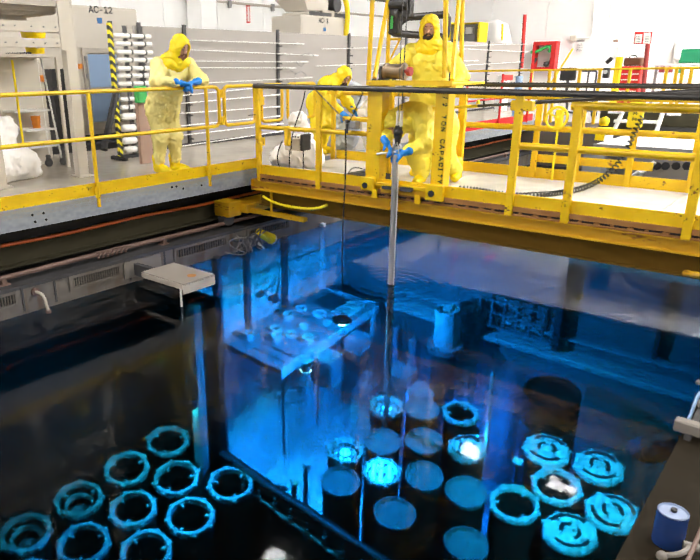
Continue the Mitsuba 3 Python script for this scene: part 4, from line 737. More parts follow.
# ------------------------------------------------------------------ far hall
FW = FAR - 0.04
def fbox(px0, py0, px1, py1, y, d, b=0.01):
    a, c = at(px0, py1, 1, y), at(px1, py0, 1, y); return box(a[0], c[0], y, y + d, a[2], c[2], b)
t = Thing('fire_cabinet', 'open red fire cabinet with a green hose on the far white wall', 'cabinet')
y = FW - 0.35
a, c = at(530.5, 70, 1, y), at(557, 41, 1, y); w = 0.09
t.part('frame', cat([box(a[0], a[0] + w, y, FW, a[2], c[2]), box(c[0] - 0.16, c[0], y, FW, a[2], c[2]), box(a[0], c[0], y, FW, c[2] - 0.12, c[2]), box(a[0], c[0], y, FW, a[2], a[2] + w)]), 'red_paint')
t.part('back', box(a[0], c[0], FW - 0.03, FW, a[2], c[2]), 'pale_metal')
t.part('hose', tube(smooth_path([at(531, 52, 1, y + 0.05), at(538, 51, 1, y + 0.05), at(544, 48, 1, y + 0.05), at(549, 46.5, 1, y + 0.05), at(549, 52, 1, y + 0.1)], 20), 0.05, 8), 'green_plastic', label='green hose')
t.part('valve', cat([cyl(at(533, 64, 1, y + 0.1), at(536, 58, 1, y + 0.1), 0.06), sphere(at(546, 64, 1, y + 0.1), 0.09), cyl(at(546, 66, 1, y + 0.08), at(552, 59, 1, y + 0.08), 0.04)]), 'dark_grey')
one('red_pole', cyl(at(521.5, 68, 1, 21.95), at(525, 14.5, 1, 21.95), 0.055), 'red_paint', 'tall red pole at the right end of the partition', 'pole')
one('junction_box', fbox(569.5, 35.5, 576, 41, FW - 0.12, 0.12), 'beige_metal', 'small grey junction box on the white far wall above a notice', 'box')
one('white_conduit', tube(rounded([at(576, 38, 1, FW - 0.04), at(592, 38, 1, FW - 0.04), at(596, -20, 1, FW - 0.04)], 0.15), 0.025, 8), 'white_plastic', 'thin white conduit bending up from the grey junction box', 'conduit')
t = Thing('wall_notice', 'small printed notice on the white far wall under the junction box', 'notice')
y = FW - 0.02; t.part('sheet', fbox(576, 39.5, 585, 51, y, 0.01, 0), 'white_plastic')
a = at(576.5, 41.2, 1, y); s_ = at(584.5, 41.2, 1, y)[0] - a[0]
t.part('print', cat([box(a[0], a[0] + s_, y - 0.004, y, a[2] - 0.02, a[2] + 0.04)] + [box(a[0] + 0.03, a[0] + s_ * f_, y - 0.004, y, a[2] - 0.10 - 0.055 * k, a[2] - 0.085 - 0.055 * k) for k, f_ in enumerate((0.9, 0.8, 0.95, 0.7, 0.85))]), 'mid_grey')
yr0, yr1 = at(553, 80, 1, 20), at(573, 48.5, 1, 20); yr0 = yr0 + (yr0 - yr1) * (yr0[2] - DECK) / (yr1[2] - yr0[2])
one('yellow_rod', cyl(yr0, yr1, 0.022), 'hood_yellow', 'thin slanting yellow rod in front of the white far wall', 'rod')
t = Thing('tool_chest', 'red tool chest with rows of drawers behind the far railing', 'tool chest')
y = 20.5; a, c = at(617.5, 92, 1, y), at(642, 66, 1, y)
t.part('body', box(a[0], c[0], y, y + 0.6, DECK + 0.1, c[2], 0.02), 'red_paint')
for col in range(2):
    for k in range(6):
        w = (c[0] - a[0]) / 2; z1 = c[2] - 0.03 - 0.15 * k; x0 = a[0] + w * col + 0.02
        dk = t.part('drawer', box(x0, x0 + w - 0.04, y - 0.015, y, z1 - 0.135, z1, 0.006), 'red_paint'); t.part('handle', box(x0 + 0.02, x0 + w - 0.06, y - 0.03, y - 0.012, z1 - 0.04, z1 - 0.015), 'white_plastic', parent=dk)
for x in (a[0] + 0.1, c[0] - 0.1): t.part('caster', cyl((x - 0.02, y + 0.2, DECK + 0.06), (x + 0.02, y + 0.2, DECK + 0.06), 0.06), 'dark_grey')
t = Thing('tool_case', 'dark brown tool case lying on top of the red tool chest', 'case')
a2, c2 = at(622.5, 66, 1, y), at(642, 57.5, 1, y); t.part('body', box(a2[0], c2[0], y + 0.05, y + 0.5, c[2] + 0.005, c2[2], 0.03), 'hair_red'); t.part('handle', tube(rounded([((a2[0] + c2[0]) / 2 - 0.1, y + 0.03, c2[2] - 0.03), ((a2[0] + c2[0]) / 2 - 0.08, y + 0.03, c2[2] + 0.05), ((a2[0] + c2[0]) / 2 + 0.08, y + 0.03, c2[2] + 0.05), ((a2[0] + c2[0]) / 2 + 0.1, y + 0.03, c2[2] - 0.03)], 0.03), 0.012, 6), 'black_dull')
t = Thing('sign_stand', 'open red-framed notice board on a dark red slanting post', 'sign')
y = 20.2
def quad(pts, yy, th): 
    P_ = np.array([at(*p, 1, yy) for p in pts]); return trimesh.convex.convex_hull(np.vstack([P_, P_ + (0, th, 0)]))
t.part('frame', quad([(633.5, 44), (642, 44), (643.3, 32), (635, 32)], y, 0.03), 'red_paint'); t.part('frame', quad([(642, 44), (650.3, 44.5), (652.3, 32), (643.3, 32)], y + 0.01, 0.03), 'red_paint')
t.part('sheet', quad([(634.4, 43.2), (641.4, 43.2), (642.5, 34.2), (635.8, 34.2)], y - 0.012, 0.01), 'white_plastic'); t.part('sheet', quad([(642.8, 43.4), (649.8, 43.9), (651, 32.6), (643.9, 32.6)], y - 0.005, 0.01), 'white_plastic')
t.part('print', cat([quad([(x + 0.1 * k, 36.6 + 1.5 * k), (x + w_, 36.6 + 1.5 * k), (x + w_, 37 + 1.5 * k), (x + 0.1 * k, 37 + 1.5 * k)], y - 0.018, 0.008) for k in range(4) for x, w_ in ((636.2, 4.2), (644.8, 3.8))]), 'mid_grey')
t.part('post', cyl(at(643, 92, 1, y + 0.08), at(648, 43, 1, y + 0.08), 0.055), 'dark_red')
bz = at(642, 92, 1, y + 0.08); t.part('base', cyl((bz[0], y + 0.08, DECK), (bz[0], y + 0.08, max(bz[2], DECK + 0.1)), 0.2, 0.06), 'dark_red')
one('green_board', cat([fbox(678.5, 48.5, 712, 63, FW - 0.06, 0.06)]), 'green_paint', 'green board on the far wall at the right edge', 'board')
one('wall_panel_box', cat([fbox(672.5, 42.5, 682.5, 60, FW - 0.15, 0.15)]), 'pale_metal', 'pale grey box on the far wall left of the green board', 'box')
y = 20.8; dz = at(680, 64, 1, y)[2]
t = Thing('work_bench', 'pale work bench behind the far railing under the green board', 'bench')
x0, x1 = at(653, 66, 1, y)[0], 6.0
t.part('top', box(x0, x1, y, y + 0.8, dz - 0.05, dz, 0.01), 'pale_metal')
for x in (x0 + 0.05, (x0 + x1) / 2, x1 - 0.1): t.part('leg', box(x, x + 0.06, y + 0.05, y + 0.11, DECK, dz - 0.05), 'mid_grey')
t.part('cabinet', box(x0 + 0.6, x1 - 0.1, y + 0.1, y + 0.75, DECK + 0.25, dz - 0.3, 0.01), 'white_plastic')
for i, (p0, p1) in enumerate(((658.5, 665), (667, 673))): one('red_bin', fbox(p0, 66.5, p1, 72.5, y - 0.06, 0.05), 'dark_red', ['left one of two dull red bins hung on the front of the pale work bench', 'right one of two dull red bins hung on the front of the pale work bench'][i], 'bin')
one('green_bin', fbox(676, 66.5, 682, 73, y - 0.06, 0.05), 'green_paint', 'green bin hung on the bench front beside the red bins', 'bin')
t = Thing('yellow_kiosk', 'yellow post with a black swing arm beside the red tool chest', 'post')
y = 19.5; a = at(613, 92, 1, y); t.part('post', cat([box(at(612.5, 80, 1, y)[0], at(618.5, 80, 1, y)[0], y, y + 0.15, DECK, at(615, 57, 1, y)[2], 0.01)]), 'hood_yellow'); t.part('panel', fbox(613, 46, 620, 57, y + 0.02, 0.05), 'white_plastic'); t.part('sign', fbox(613, 39.5, 618, 42, y + 0.02, 0.04), 'brown_board'); t.part('arm', cyl(at(606.5, 63, 1, y), at(612, 58, 1, y), 0.05), 'black_dull')
t.part('stay', fbox(615.5, 41, 616.5, 60, y + 0.07, 0.03, 0), 'white_plastic')
t = Thing('meter_box', 'dark instrument box on the far railing left of the yellow post', 'box')
t.part('case', fbox(602, 68, 609, 78, 15.9, 0.14), 'black_dull'); t.part('dial', cyl(at(605.5, 72, 1, 15.9), at(605.5, 72, 1, 15.9) + (0, -0.02, 0), 0.045), 'pale_metal')
t = Thing('swivel_chair', 'dark chair seen through the far railing', 'chair')
y = 18.5; c = at(568, 75, 1, y); t.part('backrest', box(c[0] - 0.2, c[0] + 0.2, y - 0.03, y + 0.03, c[2] - 0.14, c[2] + 0.18, 0.04), 'black_dull'); t.part('seat', box(c[0] - 0.24, c[0] + 0.24, y, y + 0.45, DECK + 0.45, DECK + 0.53, 0.03), 'black_dull'); t.part('column', cyl((c[0], y + 0.22, DECK + 0.06), (c[0], y + 0.22, DECK + 0.46), 0.03), 'dark_grey'); t.part('back_strut', box(c[0] - 0.03, c[0] + 0.03, y + 0.02, y + 0.05, DECK + 0.47, c[2]), 'dark_grey')
for k in range(5): t.part('foot', cyl((c[0], y + 0.22, DECK + 0.07), (c[0] + 0.28 * math.cos(k * 1.257), y + 0.22 + 0.28 * math.sin(k * 1.257), DECK + 0.03), 0.025), 'dark_grey')
t = Thing('cart_frame', 'dark tubular cart frame seen through the far railing', 'cart')
y = 18.2; q0, q1 = at(581, 71, 1, y), at(597, 71, 1, y)
t.part('frame', cat([tube(rounded([(q0[0], y, DECK + 0.1), (q0[0], y, q0[2]), (q1[0], y, q0[2]), (q1[0], y, DECK + 0.1)], 0.05), 0.022, 8), cyl(((q0[0] + q1[0]) / 2, y, DECK + 0.1), ((q0[0] + q1[0]) / 2, y, q0[2]), 0.018)]), 'dark_grey')
t.part('tray', box(q0[0], q1[0], y, y + 0.4, DECK + 0.12, DECK + 0.16, 0.01), 'mid_grey'); t.part('wheels', cat([cyl((x, y + d, DECK + 0.06), (x + 0.03, y + d, DECK + 0.06), 0.06) for x in (q0[0], q1[0]) for d in (0.03, 0.37)]), 'ink')
t = Thing('control_cab', 'yellow-framed grey machine cab behind the partition right of the standing worker', 'machine')
y = 21.0
t.part('frame', cat([fbox(446, 22, 480, 24.5, y, 0.6), fbox(476, 22, 480.5, 48, y, 0.6), fbox(446, 22, 449, 48, y, 0.6)]), 'hood_yellow'); t.part('panel', fbox(449, 24, 476, 48, y + 0.2, 0.3), 'mid_grey'); t.part('gauge', fbox(465, 27, 472, 34, y + 0.1, 0.1), 'pale_metal'); t.part('base', box(at(446, 40, 1, y)[0], at(480, 40, 1, y)[0], y, y + 0.6, DECK, at(460, 46, 1, y)[2]), 'mid_grey')
one('plastic_sheet', blob([(at(487, 30, 1, 22.6), at(489, 44, 1, 22.6), 0.28, 0.36), (at(496, 28, 1, 22.6), at(497, 44, 1, 22.6), 0.26, 0.36), (at(505, 27, 1, 22.6), at(504, 44, 1, 22.6), 0.12, 0.25), (at(493, 44, 1, 22.6), (at(493, 44, 1, 22.6)[0], 22.6, 1.2), 0.4, 0.4)], 0.12, 0.05, 0.04, seed=5), 'white_sheet', 'white plastic sheet over equipment right of the yellow-framed cab', 'sheet', smooth=True)
one('hose_bundle', cat([cyl(at(502, 40, 1, 22.25), at(502.5, 24, 1, 22.25), 0.03)]), 'hood_yellow', 'yellow strip hanging on the white plastic sheet', 'strip')
tb0, tb1 = at(497, 80, 1, 18.9), at(505, 75, 1, 18.9)
one('trash_box', box(tb0[0], tb1[0], 18.9, 19.3, DECK, tb1[2], 0.01), 'pale_metal', 'pale box with a blue mark behind the red railing', 'box')
one('blue_can', cyl((at(518, 90, 1, 17.5)[0], 17.5, DECK), (at(518, 90, 1, 17.5)[0], 17.5, at(518, 76, 1, 17.5)[2]), 0.09, n=20), 'sky_blue_filter', 'blue can standing on the far floor left of the far railing post', 'can')
# second, parked bridge across the far pool end
t = Thing('parked_bridge', 'pale parked bridge with round holes in its front plate beyond the yellow bridge', 'bridge')
xa = at(628, 160, 1, 10.5)[0]
t.part('deck', box(xa - 0.5, 7.0, 10.5, 12.4, 1.10, 1.16, 0.01), 'white_plastic'); t.part('edge_strip', box(xa - 0.5, 7.0, 10.47, 10.5, 1.06, 1.17), 'mid_grey')
t.part('front_plate', box(xa, 7.0, 10.5, 10.54, 0.62, 1.06), 'pale_concrete')
for px in (657, 665.5, 676, 687): c = at(px, 166, 1, 10.5); t.part('hole', cyl(c + (0, -0.006, 0), c + (0, 0.0, 0), 0.055, n=20), 'ink')
t.part('strut', cat([cyl(at(636, 178, 1, 10.4), at(655, 162, 1, 10.4), 0.03), cyl(at(633, 176, 1, 10.3), at(640, 171, 1, 10.3), 0.03)]), 'white_plastic')
t.part('lower_beam', box(xa, 7.0, 10.56, 10.7, 0.45, 0.62), 'dark_grey')
t.part('back_panel', box(at(600, 116, 1, 12.4)[0], 7.0, 12.4, 12.5, at(660, 134, 1, 12.4)[2], at(660, 112, 1, 12.4)[2]), 'olive_steel')
t.part('dark_gap', box(at(655, 130, 1, 12.38)[0], at(698, 130, 1, 12.38)[0], 12.34, 12.4, at(670, 134, 1, 12.38)[2], at(670, 127, 1, 12.38)[2]), 'ink')
for p_, q_ in (((614, 131), (622.5, 112)), ((655.5, 134), (663, 112))): t.part('brace', cyl(at(*p_, 1, 12.2), at(*q_, 1, 12.2), 0.035), 'white_plastic')
t.part('rail', cat([cyl(at(608, 112.5, 1, 12.2), at(623, 112.5, 1, 12.2), 0.025), cyl(at(667, 114, 1, 12.2), at(681, 114, 1, 12.2), 0.025), cyl(at(614, 121, 1, 12.25), at(660, 122, 1, 12.25), 0.03)]), 'white_plastic')
t.part('stub', cat([cyl((at(652, 141, 1, 10.9)[0], 10.9, 1.16), (at(652, 141, 1, 10.9)[0], 10.9, 1.30), 0.05), cyl((at(608, 141, 1, 10.9)[0], 10.9, 1.16), (at(608, 141, 1, 10.9)[0], 10.9, 1.28), 0.06)]), 'white_plastic')
t.part('end_truck', box(xa - 0.6, xa - 0.3, 10.4, 12.6, 0.5, 1.1, 0.02), 'mid_grey')
t.part('rail_wheel', cat([cyl((xa - 0.55, yy, 0.35), (xa - 0.35, yy, 0.35), 0.33) for yy in (10.9, 12.1)]), 'dark_grey')
one('small_motor', cat([cyl(at(600, 122, 1, 11.2), at(608, 122, 1, 11.2), 0.06), sphere(at(605, 121, 1, 11.15), 0.07), box(*at(598, 128, 1, 11.2)[[0]], at(612, 128, 1, 11.2)[0], 11.1, 11.3, 1.16, 1.35)]), 'bin_yellow', 'small yellow motor on the pale parked bridge', 'motor')
one('white_cabinet', box(at(694.5, 140, 1, 8.3)[0], 5.9, 8.3, 8.7, 0.95, at(697, 110, 1, 8.3)[2], 0.01), 'white_plastic', 'white cabinet cut off by the right edge beside the far bridge rail', 'cabinet')
for i in range(3): pass
# ------------------------------------------------------------------ under water: tray, racks, canisters
def glow(mesh, rad, tint=GLOW_BLUE, pick=0.2, **k):
    d = mikit.ply(mesh, 'fuel_plate', **k); d['emitter'] = {'type': 'area', 'sampling_weight': pick, 'radiance': rgb(*[rad * c for c in tint])}; return d
pbr('tray_plate', (0.20, 0.21, 0.21), 0.35)
pbr('bright_steel', (0.85, 0.86, 0.85), 0.25)
t = Thing('wall_tray', 'shallow blue-lit tray on the left pool wall under water with fittings on it', 'tray')
TZ = -2.85
t.part('floor_plate', box(0.0, 1.07, 5.45, 7.65, TZ - 0.02, TZ, 0.004), 'tray_plate')
t.part('front_lip', cat([box(1.055, 1.075, 5.45, 7.65, TZ - 0.22, TZ + 0.03, 0.004)]), 'bright_steel'); t.part('end_lip', box(0, 1.07, 7.635, 7.655, TZ - 0.16, TZ + 0.04), 'bright_steel'); t.part('end_lip', box(0, 1.07, 5.445, 5.46, TZ - 0.10, TZ + 0.005), 'dark_grey')
t.part('stiffener', cat([box(1.075, 1.10, y, y + 0.03, TZ - 0.2, TZ) for y in (6.05, 6.35)] + [box(1.03, 1.12, 5.9, 6.4, TZ - 0.21, TZ - 0.19)]), 'pale_metal')
t.part('slot', cat([box(0.45, 1.0, y, y + 0.03, TZ, TZ + 0.004) for y in (5.62, 5.78)]), 'ink')
t.part('leg', box(1.03, 1.09, 7.5, 7.56, BOT, TZ - 0.02), 'pale_metal')
for i, y in enumerate((5.42, 5.96, 6.74, 7.62)):
    one('wall_post', cat([box(0.01, 0.075, y - 0.035, y + 0.035, TZ if i else BOT, 0.03 if i < 2 else (0.02 if i == 2 else 0.06), 0.004)]), 'bright_steel' if i == 3 else 'dark_grey', ['dark square post at the left end of the lit pool wall', 'square post on the lit pool wall below the cable tangle', 'thin square post on the lit pool wall right of the black lamp arm', 'bright blue square post at the far corner of the tray'][i], 'post')
fit = [(0.55, 5.95, 0.07, 0.10, 'ring'), (0.38, 6.15, 0.08, 0.06, 'cup'), (0.62, 6.18, 0.075, 0.05, 'cup'), (0.30, 6.5, 0.075, 0.12, 'cup'), (0.62, 6.45, 0.07, 0.05, 'ring'), (0.25, 6.85, 0.09, 0.05, 'ring'), (0.55, 6.9, 0.11, 0.04, 'ring'), (0.90, 6.2, 0.08, 0.10, 'cup'), (0.80, 6.75, 0.06, 0.04, 'cup'), (0.25, 5.75, 0.06, 0.12, 'cup')]
for i, (x, y, r_, h_, kd) in enumerate(fit):
    h_ *= 1.5
    w = Thing('tray_fitting', ['ring at the front left of the tray', 'short cup near the wall at the left of the tray', 'short cup in the middle left of the tray', 'tall bright cup near the wall in the middle of the tray', 'ring in the middle of the tray', 'wide ring near the wall at the far end of the tray', 'widest flat ring in the far half of the tray', 'cup at the front edge of the tray', 'small cup in front of the widest ring', 'leftmost cup on the tray beside the wall'][i] + ' under water', 'fitting')
    if kd == 'ring': w.part('ring', lathe([(r_ * 0.65, 0), (r_, 0), (r_, h_), (r_ * 0.65, h_), (r_ * 0.65, 0)], (x, y, TZ)), 'bright_steel')
    else: w.part('cup', lathe([(0, 0), (r_, 0), (r_, h_), (r_ * 0.75, h_), (r_ * 0.7, 0.015), (0, 0.015)], (x, y, TZ)), 'bright_steel'); w.part('core', cyl((x, y, TZ), (x, y, TZ + h_ * 0.7), r_ * 0.35), 'ink')
one('dark_plate', box(0.25, 0.62, 7.12, 7.5, TZ, TZ + 0.03, 0.01), 'dark_grey', 'dark square plate at the far end of the tray', 'plate')
w = Thing('coil_basket', 'basket of thin coiled wire on the far front corner of the tray', 'basket')
for k in range(7): w.part('coil', tube([(0.82 + 0.14 * math.cos(a), 7.0 + 0.07 * k + 0.03 * math.sin(a), TZ + 0.03 + 0.05 * (1 + math.sin(a))) for a in np.linspace(0, 6.28, 18)], 0.012, 6, True), 'bright_steel')
# lamps in the water
t = Thing('pool_lamp', 'black hooded underwater lamp hanging on a cord above the front edge of the tray', 'lamp')
t.part('hood', lathe([(0, 0.10), (0.05, 0.10), (0.06, 0.04), (0.10, 0.03), (0.115, -0.02), (0.105, -0.02), (0.09, 0.01), (0.0, 0.012)], LAMP, 24), 'black_dull')
t.part('fins', cat([box(LAMP[0] - 0.125, LAMP[0] - 0.06, LAMP[1] - 0.03, LAMP[1] + 0.02, LAMP[2] - 0.03, LAMP[2] + 0.03, 0.005), box(LAMP[0] + 0.06, LAMP[0] + 0.13, LAMP[1] - 0.02, LAMP[1] + 0.03, LAMP[2] - 0.02, LAMP[2] + 0.04, 0.005)]), 'black_dull')
scene[t.key + '__bulb'] = glow(cyl(LAMP + (0, 0, -0.13), LAMP + (0, 0, -0.02), 0.045, n=16), POOL_LAMP, GLOW_BLUE, pick=0.3, smooth=40)
t.part('guard', cat([cyl(LAMP + (0.075 * math.cos(a), 0.075 * math.sin(a), -0.14), LAMP + (0.085 * math.cos(a), 0.085 * math.sin(a), -0.01), 0.004, n=5) for a in np.arange(4) * math.pi / 2 + 0.6]), 'black_dull')
WL = np.array([0.30, 6.19, -1.95])
t = Thing('pool_lamp', 'black underwater lamp on a short arm reaching out from the lit left pool wall', 'lamp')
t.part('head', cat([sphere(WL, 0.075), cyl(WL, WL + (0.03, 0.03, -0.09), 0.05, 0.075)]), 'black_dull'); t.part('arm', tube([(0.0, 6.55, -1.90), (0.12, 6.5, -1.88), WL + (0, 0.05, 0.02)], 0.014, 6), 'black_dull')
# added hooded lamps to light canister tops: bulb disc deep in a black hood
def hooded(c, label, rad, tint, hang, aim, deep=0.08, r_=0.10):
    t = Thing('pool_lamp', label, 'lamp'); c = np.asarray(c, float); d_ = c - np.asarray(aim, float); d_ /= np.linalg.norm(d_)
    R_ = trimesh.geometry.align_vectors([0, 0, 1], d_); R_[:3, 3] = c
    t.part('hood', lathe([(0, 0.10), (0.04, 0.10), (0.05, 0.05), (r_ + 0.02, 0.03), (r_ + 0.025, -deep), (r_ + 0.01, -deep), (r_ + 0.005, 0.02), (0, 0.025)], n=28).apply_transform(R_), 'black_dull')
    d = glow(cyl((0, 0, -0.012), (0, 0, 0.005), r_ * 0.8, n=20).apply_transform(R_), rad, tint); scene[t.key + '__bulb'] = d
    t.part('hanger', tube(hang, 0.010, 6), 'black_dull'); return t
hooded((1.05, 3.96, -2.25), 'added black hooded lamp at the lower end of the rod under the shelf', ADDED_LAMP, GLOW_TEAL, [(1.05, 3.96, -2.2), (1.05, 3.96, -2.12)], (1.05, 3.3, -5))
hooded((5.28, 4.55, -0.35), 'added black hooded lamp on an arm at the right pool edge', ADDED_LAMP_R, GLOW_TEAL, [(5.29, 4.5, -0.26), (5.32, 4.45, -0.2), (5.41, 4.42, -0.16)], (4.35, 6.10, -3.5), 0.36)
t = Thing('pool_lamp', 'cylindrical lamp hanging below the front of the tray', 'lamp')
t.part('housing', cyl((0.98, 6.06, -3.42), (0.98, 6.06, -2.88), 0.07, n=24), 'pale_metal'); scene[t.key + '__bulb'] = glow(cyl((0.98, 6.06, -3.46), (0.98, 6.06, -3.42), 0.065, n=20), UNDER_LAMP, pick=0.3, smooth=40)
t.part('shade', lathe([(0.075, -3.40), (0.125, -3.68), (0.13, -3.68), (0.08, -3.39)], (0.98, 6.06, 0), 28), 'pale_metal')
# fuel racks
def plate_box(x0, x1, y0, y1, z0, z1, n_, name, label, catg, group=None, hot=0.0):
    t = Thing(name, label, catg, group)
    for k in range(n_): 
        x = x0 + (x1 - x0) * (k + 0.5) / n_; t.part('plate', box(x - 0.0075, x + 0.0075, y0, y1, z0, z1), 'fuel_plate')
    t.part('side', cat([box(x0 - 0.012, x1 + 0.012, y0 + 0.01, y0 + 0.025, z0 - 0.01, z1 - 0.05), box(x0 - 0.012, x1 + 0.012, y1 - 0.025, y1 - 0.01, z0 - 0.01, z1 - 0.05)]), 'mid_grey'); t.part('foot', box(x0 - 0.012, x1 + 0.012, y0, y1, z0 - 0.015, z0), 'fuel_plate')
    if hot: k = numbered(t.key + '__fuel', USED); scene[k] = glow(cat([box(x0 + (x1 - x0) * (k_ + 1) / n_ - 0.004, x0 + (x1 - x0) * (k_ + 1) / n_ + 0.004, y0 + 0.03, y1 - 0.03, z0 + 0.1, z1 - 0.08) for k_ in range(n_ - 1)]), hot, GLOW_DEEP, pick=0.06)
    return t
plate_box(1.10, 1.38, 6.05, 6.36, -3.58, -2.98, 8, 'fuel_rack', 'ribbed fuel rack box hanging just below the front edge of the tray', 'rack')
plate_box(1.10, 1.35, 6.75, 7.05, -3.35, -3.05, 6, 'fuel_rack', 'short ribbed rack hanging below the far part of the tray', 'rack')
a = uwp(351, 390, 2, -4.6); c = uwp(375, 390, 2, -4.6)
t = plate_box(a[0], a[0] + 0.36, a[1], a[1] + 0.30, BOT, -4.6, 9, 'fuel_rack', 'tall ribbed fuel rack standing on the pool floor left of the tray leg', 'rack', None, 2.2)
a = a + (0.18, 0.15, 0); t.part('grapple_head', cat([box(a[0] - 0.14, a[0] + 0.14, a[1] - 0.1, a[1] + 0.1, -4.6, -4.42, 0.03), cyl((a[0], a[1], -4.45), (a[0], a[1], -4.2), 0.05)]), 'fuel_plate'); t.part('bail', tube([(a[0] - 0.08, a[1], -4.4), (a[0] - 0.06, a[1], -4.15), (a[0] + 0.06, a[1], -4.15), (a[0] + 0.08, a[1], -4.4)], 0.014, 6), 'fuel_plate')
for i, (px, py, zz, n_) in enumerate(((402, 372, -4.3, 7), (424, 392, -4.4, 6))):
    a = uwp(px, py, 2, zz); plate_box(a[0] - 0.16, a[0] + 0.14, a[1] - 0.14, a[1] + 0.14, BOT, zz, n_, 'fuel_rack', ['tall ribbed rack standing behind the pole, right of the tray leg', 'tall ribbed rack with a bright top edge behind the middle canisters'][i], 'rack', None, 2.2)
    one('rack_cover', box(a[0] - 0.19, a[0] + 0.17, a[1] - 0.17, a[1] + 0.17, zz + 0.005, zz + 0.06, 0.01), 'fuel_plate', ['flat cover plate on the rack right of the pole', 'flat cover plate on the rack behind the middle canisters'][i], 'plate')
for i, (px, py) in enumerate(((393, 350), (412, 355), (433, 372))):
    a = uwp(px, py, 2, -4.5); one('guide_tube', cat([cyl((a[0], a[1], BOT), (a[0], a[1], -3.9 - 0.2 * i), 0.07, n=16)]), 'fuel_plate', ['slim upright tube right of the tray leg, behind the pole', 'slim upright tube right of the pole', 'slim upright tube left of the big standing cylinders', 'slim upright tube beside the tall ribbed rack'][i], 'tube')
# standing cylinders and wall rack at the far pool wall
t = Thing('shield_cylinder', 'bright blue standing cylinder on a ring base near the far pool wall', 'cylinder')
Y0 = 7.6; a = uwp(445, 345, 1, Y0); tp = uwp(445, 308, 1, Y0)[2]; rr = (uwp(456, 330, 1, Y0)[0] - uwp(434, 330, 1, Y0)[0]) / 2
t.part('body', lathe([(0, tp - 0.05), (rr * 0.8, tp - 0.05), (rr * 0.9, tp), (rr, tp), (rr, a[2]), (0, a[2])], (a[0], Y0, 0), 32), 'pale_metal'); t.part('knob', cyl((a[0], Y0, tp - 0.05), (a[0], Y0, tp + 0.03), rr * 0.35), 'pale_metal')
t.part('ring_base', lathe([(rr * 1.1, a[2] - 0.10), (rr * 1.5, a[2] - 0.10), (rr * 1.5, a[2] + 0.06), (rr * 1.1, a[2] + 0.06), (rr * 1.1, a[2] - 0.1)], (a[0], Y0, 0), 32), 'mid_grey'); t.part('column', cyl((a[0], Y0, BOT), (a[0], Y0, a[2]), rr * 1.1), 'dark_grey')
t = Thing('shield_cylinder', 'darker standing cylinder behind and right of the bright one', 'cylinder')
Y1 = 8.0; a1 = uwp(467, 342, 1, Y1); tp = uwp(467, 304, 1, Y1)[2]
t.part('body', lathe([(0, tp - 0.04), (rr * 0.6, tp - 0.04), (rr * 0.75, tp), (rr * 0.95, tp), (rr * 0.95, BOT), (0, BOT)], (a1[0] + 0.02, 8.0, 0), 32), 'mid_grey')
t = Thing('wall_grating', 'dark lattice rack leaning along the far pool wall with a slanting rod', 'lattice')
Yg = 8.05; g0, g1 = uwp(480, 299, 1, Yg), uwp(544, 316, 1, Yg); zt, zb = -2.05, -2.85
for z in (zt, (zt + zb) / 2, zb): t.part('bar', box(g0[0], g1[0], Yg, Yg + 0.04, z - 0.02, z + 0.02), 'mid_grey')
for k in range(6): x = g0[0] + (g1[0] - g0[0]) * k / 5; t.part('bar', box(x - 0.015, x + 0.015, Yg, Yg + 0.04, zb, zt), 'mid_grey')
t.part('rod', cyl(uwp(503, 297, 1, 7.95), uwp(543, 337, 1, 7.95), 0.015), 'pale_metal')
one('wall_post', box(3.42, 3.50, 8.12, 8.30, -3.1, -0.3), 'dark_grey', 'dark post on the far pool wall right of the lattice rack', 'post'); one('wall_post', box(4.55, 4.60, 8.2, 8.30, -2.7, -0.3), 'dark_grey', 'thin dark post on the far pool wall at the right', 'post')
a = uwp(552, 392, 2, -3.5)
t = Thing('dark_tank', 'large dark round tank in the deep blue water behind the right canisters', 'tank'); t.part('shell', lathe([(0, -3.56), (0.27, -3.56), (0.31, -3.50), (0.335, -3.50), (0.335, BOT), (0, BOT)], (a[0], a[1], 0), 40), 'dark_steel'); t.part('band', lathe([(0.335, -4.2), (0.345, -4.2), (0.345, -4.1), (0.335, -4.1)], (a[0], a[1], 0), 40), 'dark_grey')
a = uwp(493, 372, 2, -3.7); one('upright_rod', cat([cyl((a[0], a[1], BOT), (a[0], a[1], -3.75), 0.028), cyl((a[0], a[1], -3.75), (a[0], a[1], -3.68), 0.028, 0.005)]), 'pale_metal', 'single pointed upright rod behind the lidded canisters', 'rod')
a = uwp(444, 360, 2, -4.6); one('upright_tube', lathe([(0.05, -4.6), (0.065, -4.6), (0.065, BOT), (0, BOT), (0, -4.9), (0.05, -4.9), (0.05, -4.6)], (a[0], a[1], 0), 20), 'pale_metal', 'short open tube below the bright standing cylinder', 'tube')
for i, (px, py) in enumerate(((305, 484), (283, 492), (294, 487))):
    a = uwp(px, py, 2, -5.0); t = Thing('pipe_fitting', ['tall thin bent fitting left of the bright ring canister', 'small cross-shaped fitting above the divider rail', 'small ring on a stem above the divider rail'][i], 'fitting')
    t.part('stem', cyl((a[0], a[1], BOT), (a[0], a[1], -4.9 + 0.25 * (i == 0)), 0.03), 'mid_grey' if i else 'pale_metal'); t.part('head', cat([cyl((a[0] - 0.09, a[1], -4.92 + 0.25 * (i == 0)), (a[0] + 0.07, a[1], -4.86 + 0.25 * (i == 0)), 0.025)]) if i < 2 else tube([(a[0] + 0.06 * math.cos(q), a[1] + 0.06 * math.sin(q), -4.88) for q in np.arange(16) * math.pi / 8], 0.014, 6, True), 'pale_metal' if i != 1 else 'mid_grey')
for i in range(9):
    x = 1.35 + i * 0.22; z = -3.62 - 0.03 * (i % 3); one('rail_fitting', cat([box(x, x + 0.05, 4.20, 4.26, z - 0.14, z, 0.01), cyl((x + 0.02, 4.24, z), (x + 0.02, 4.24, z + 0.09), 0.014)]), 'mid_grey', 'small fitting on the divider rail', 'fitting', 'fittings along the divider rail')
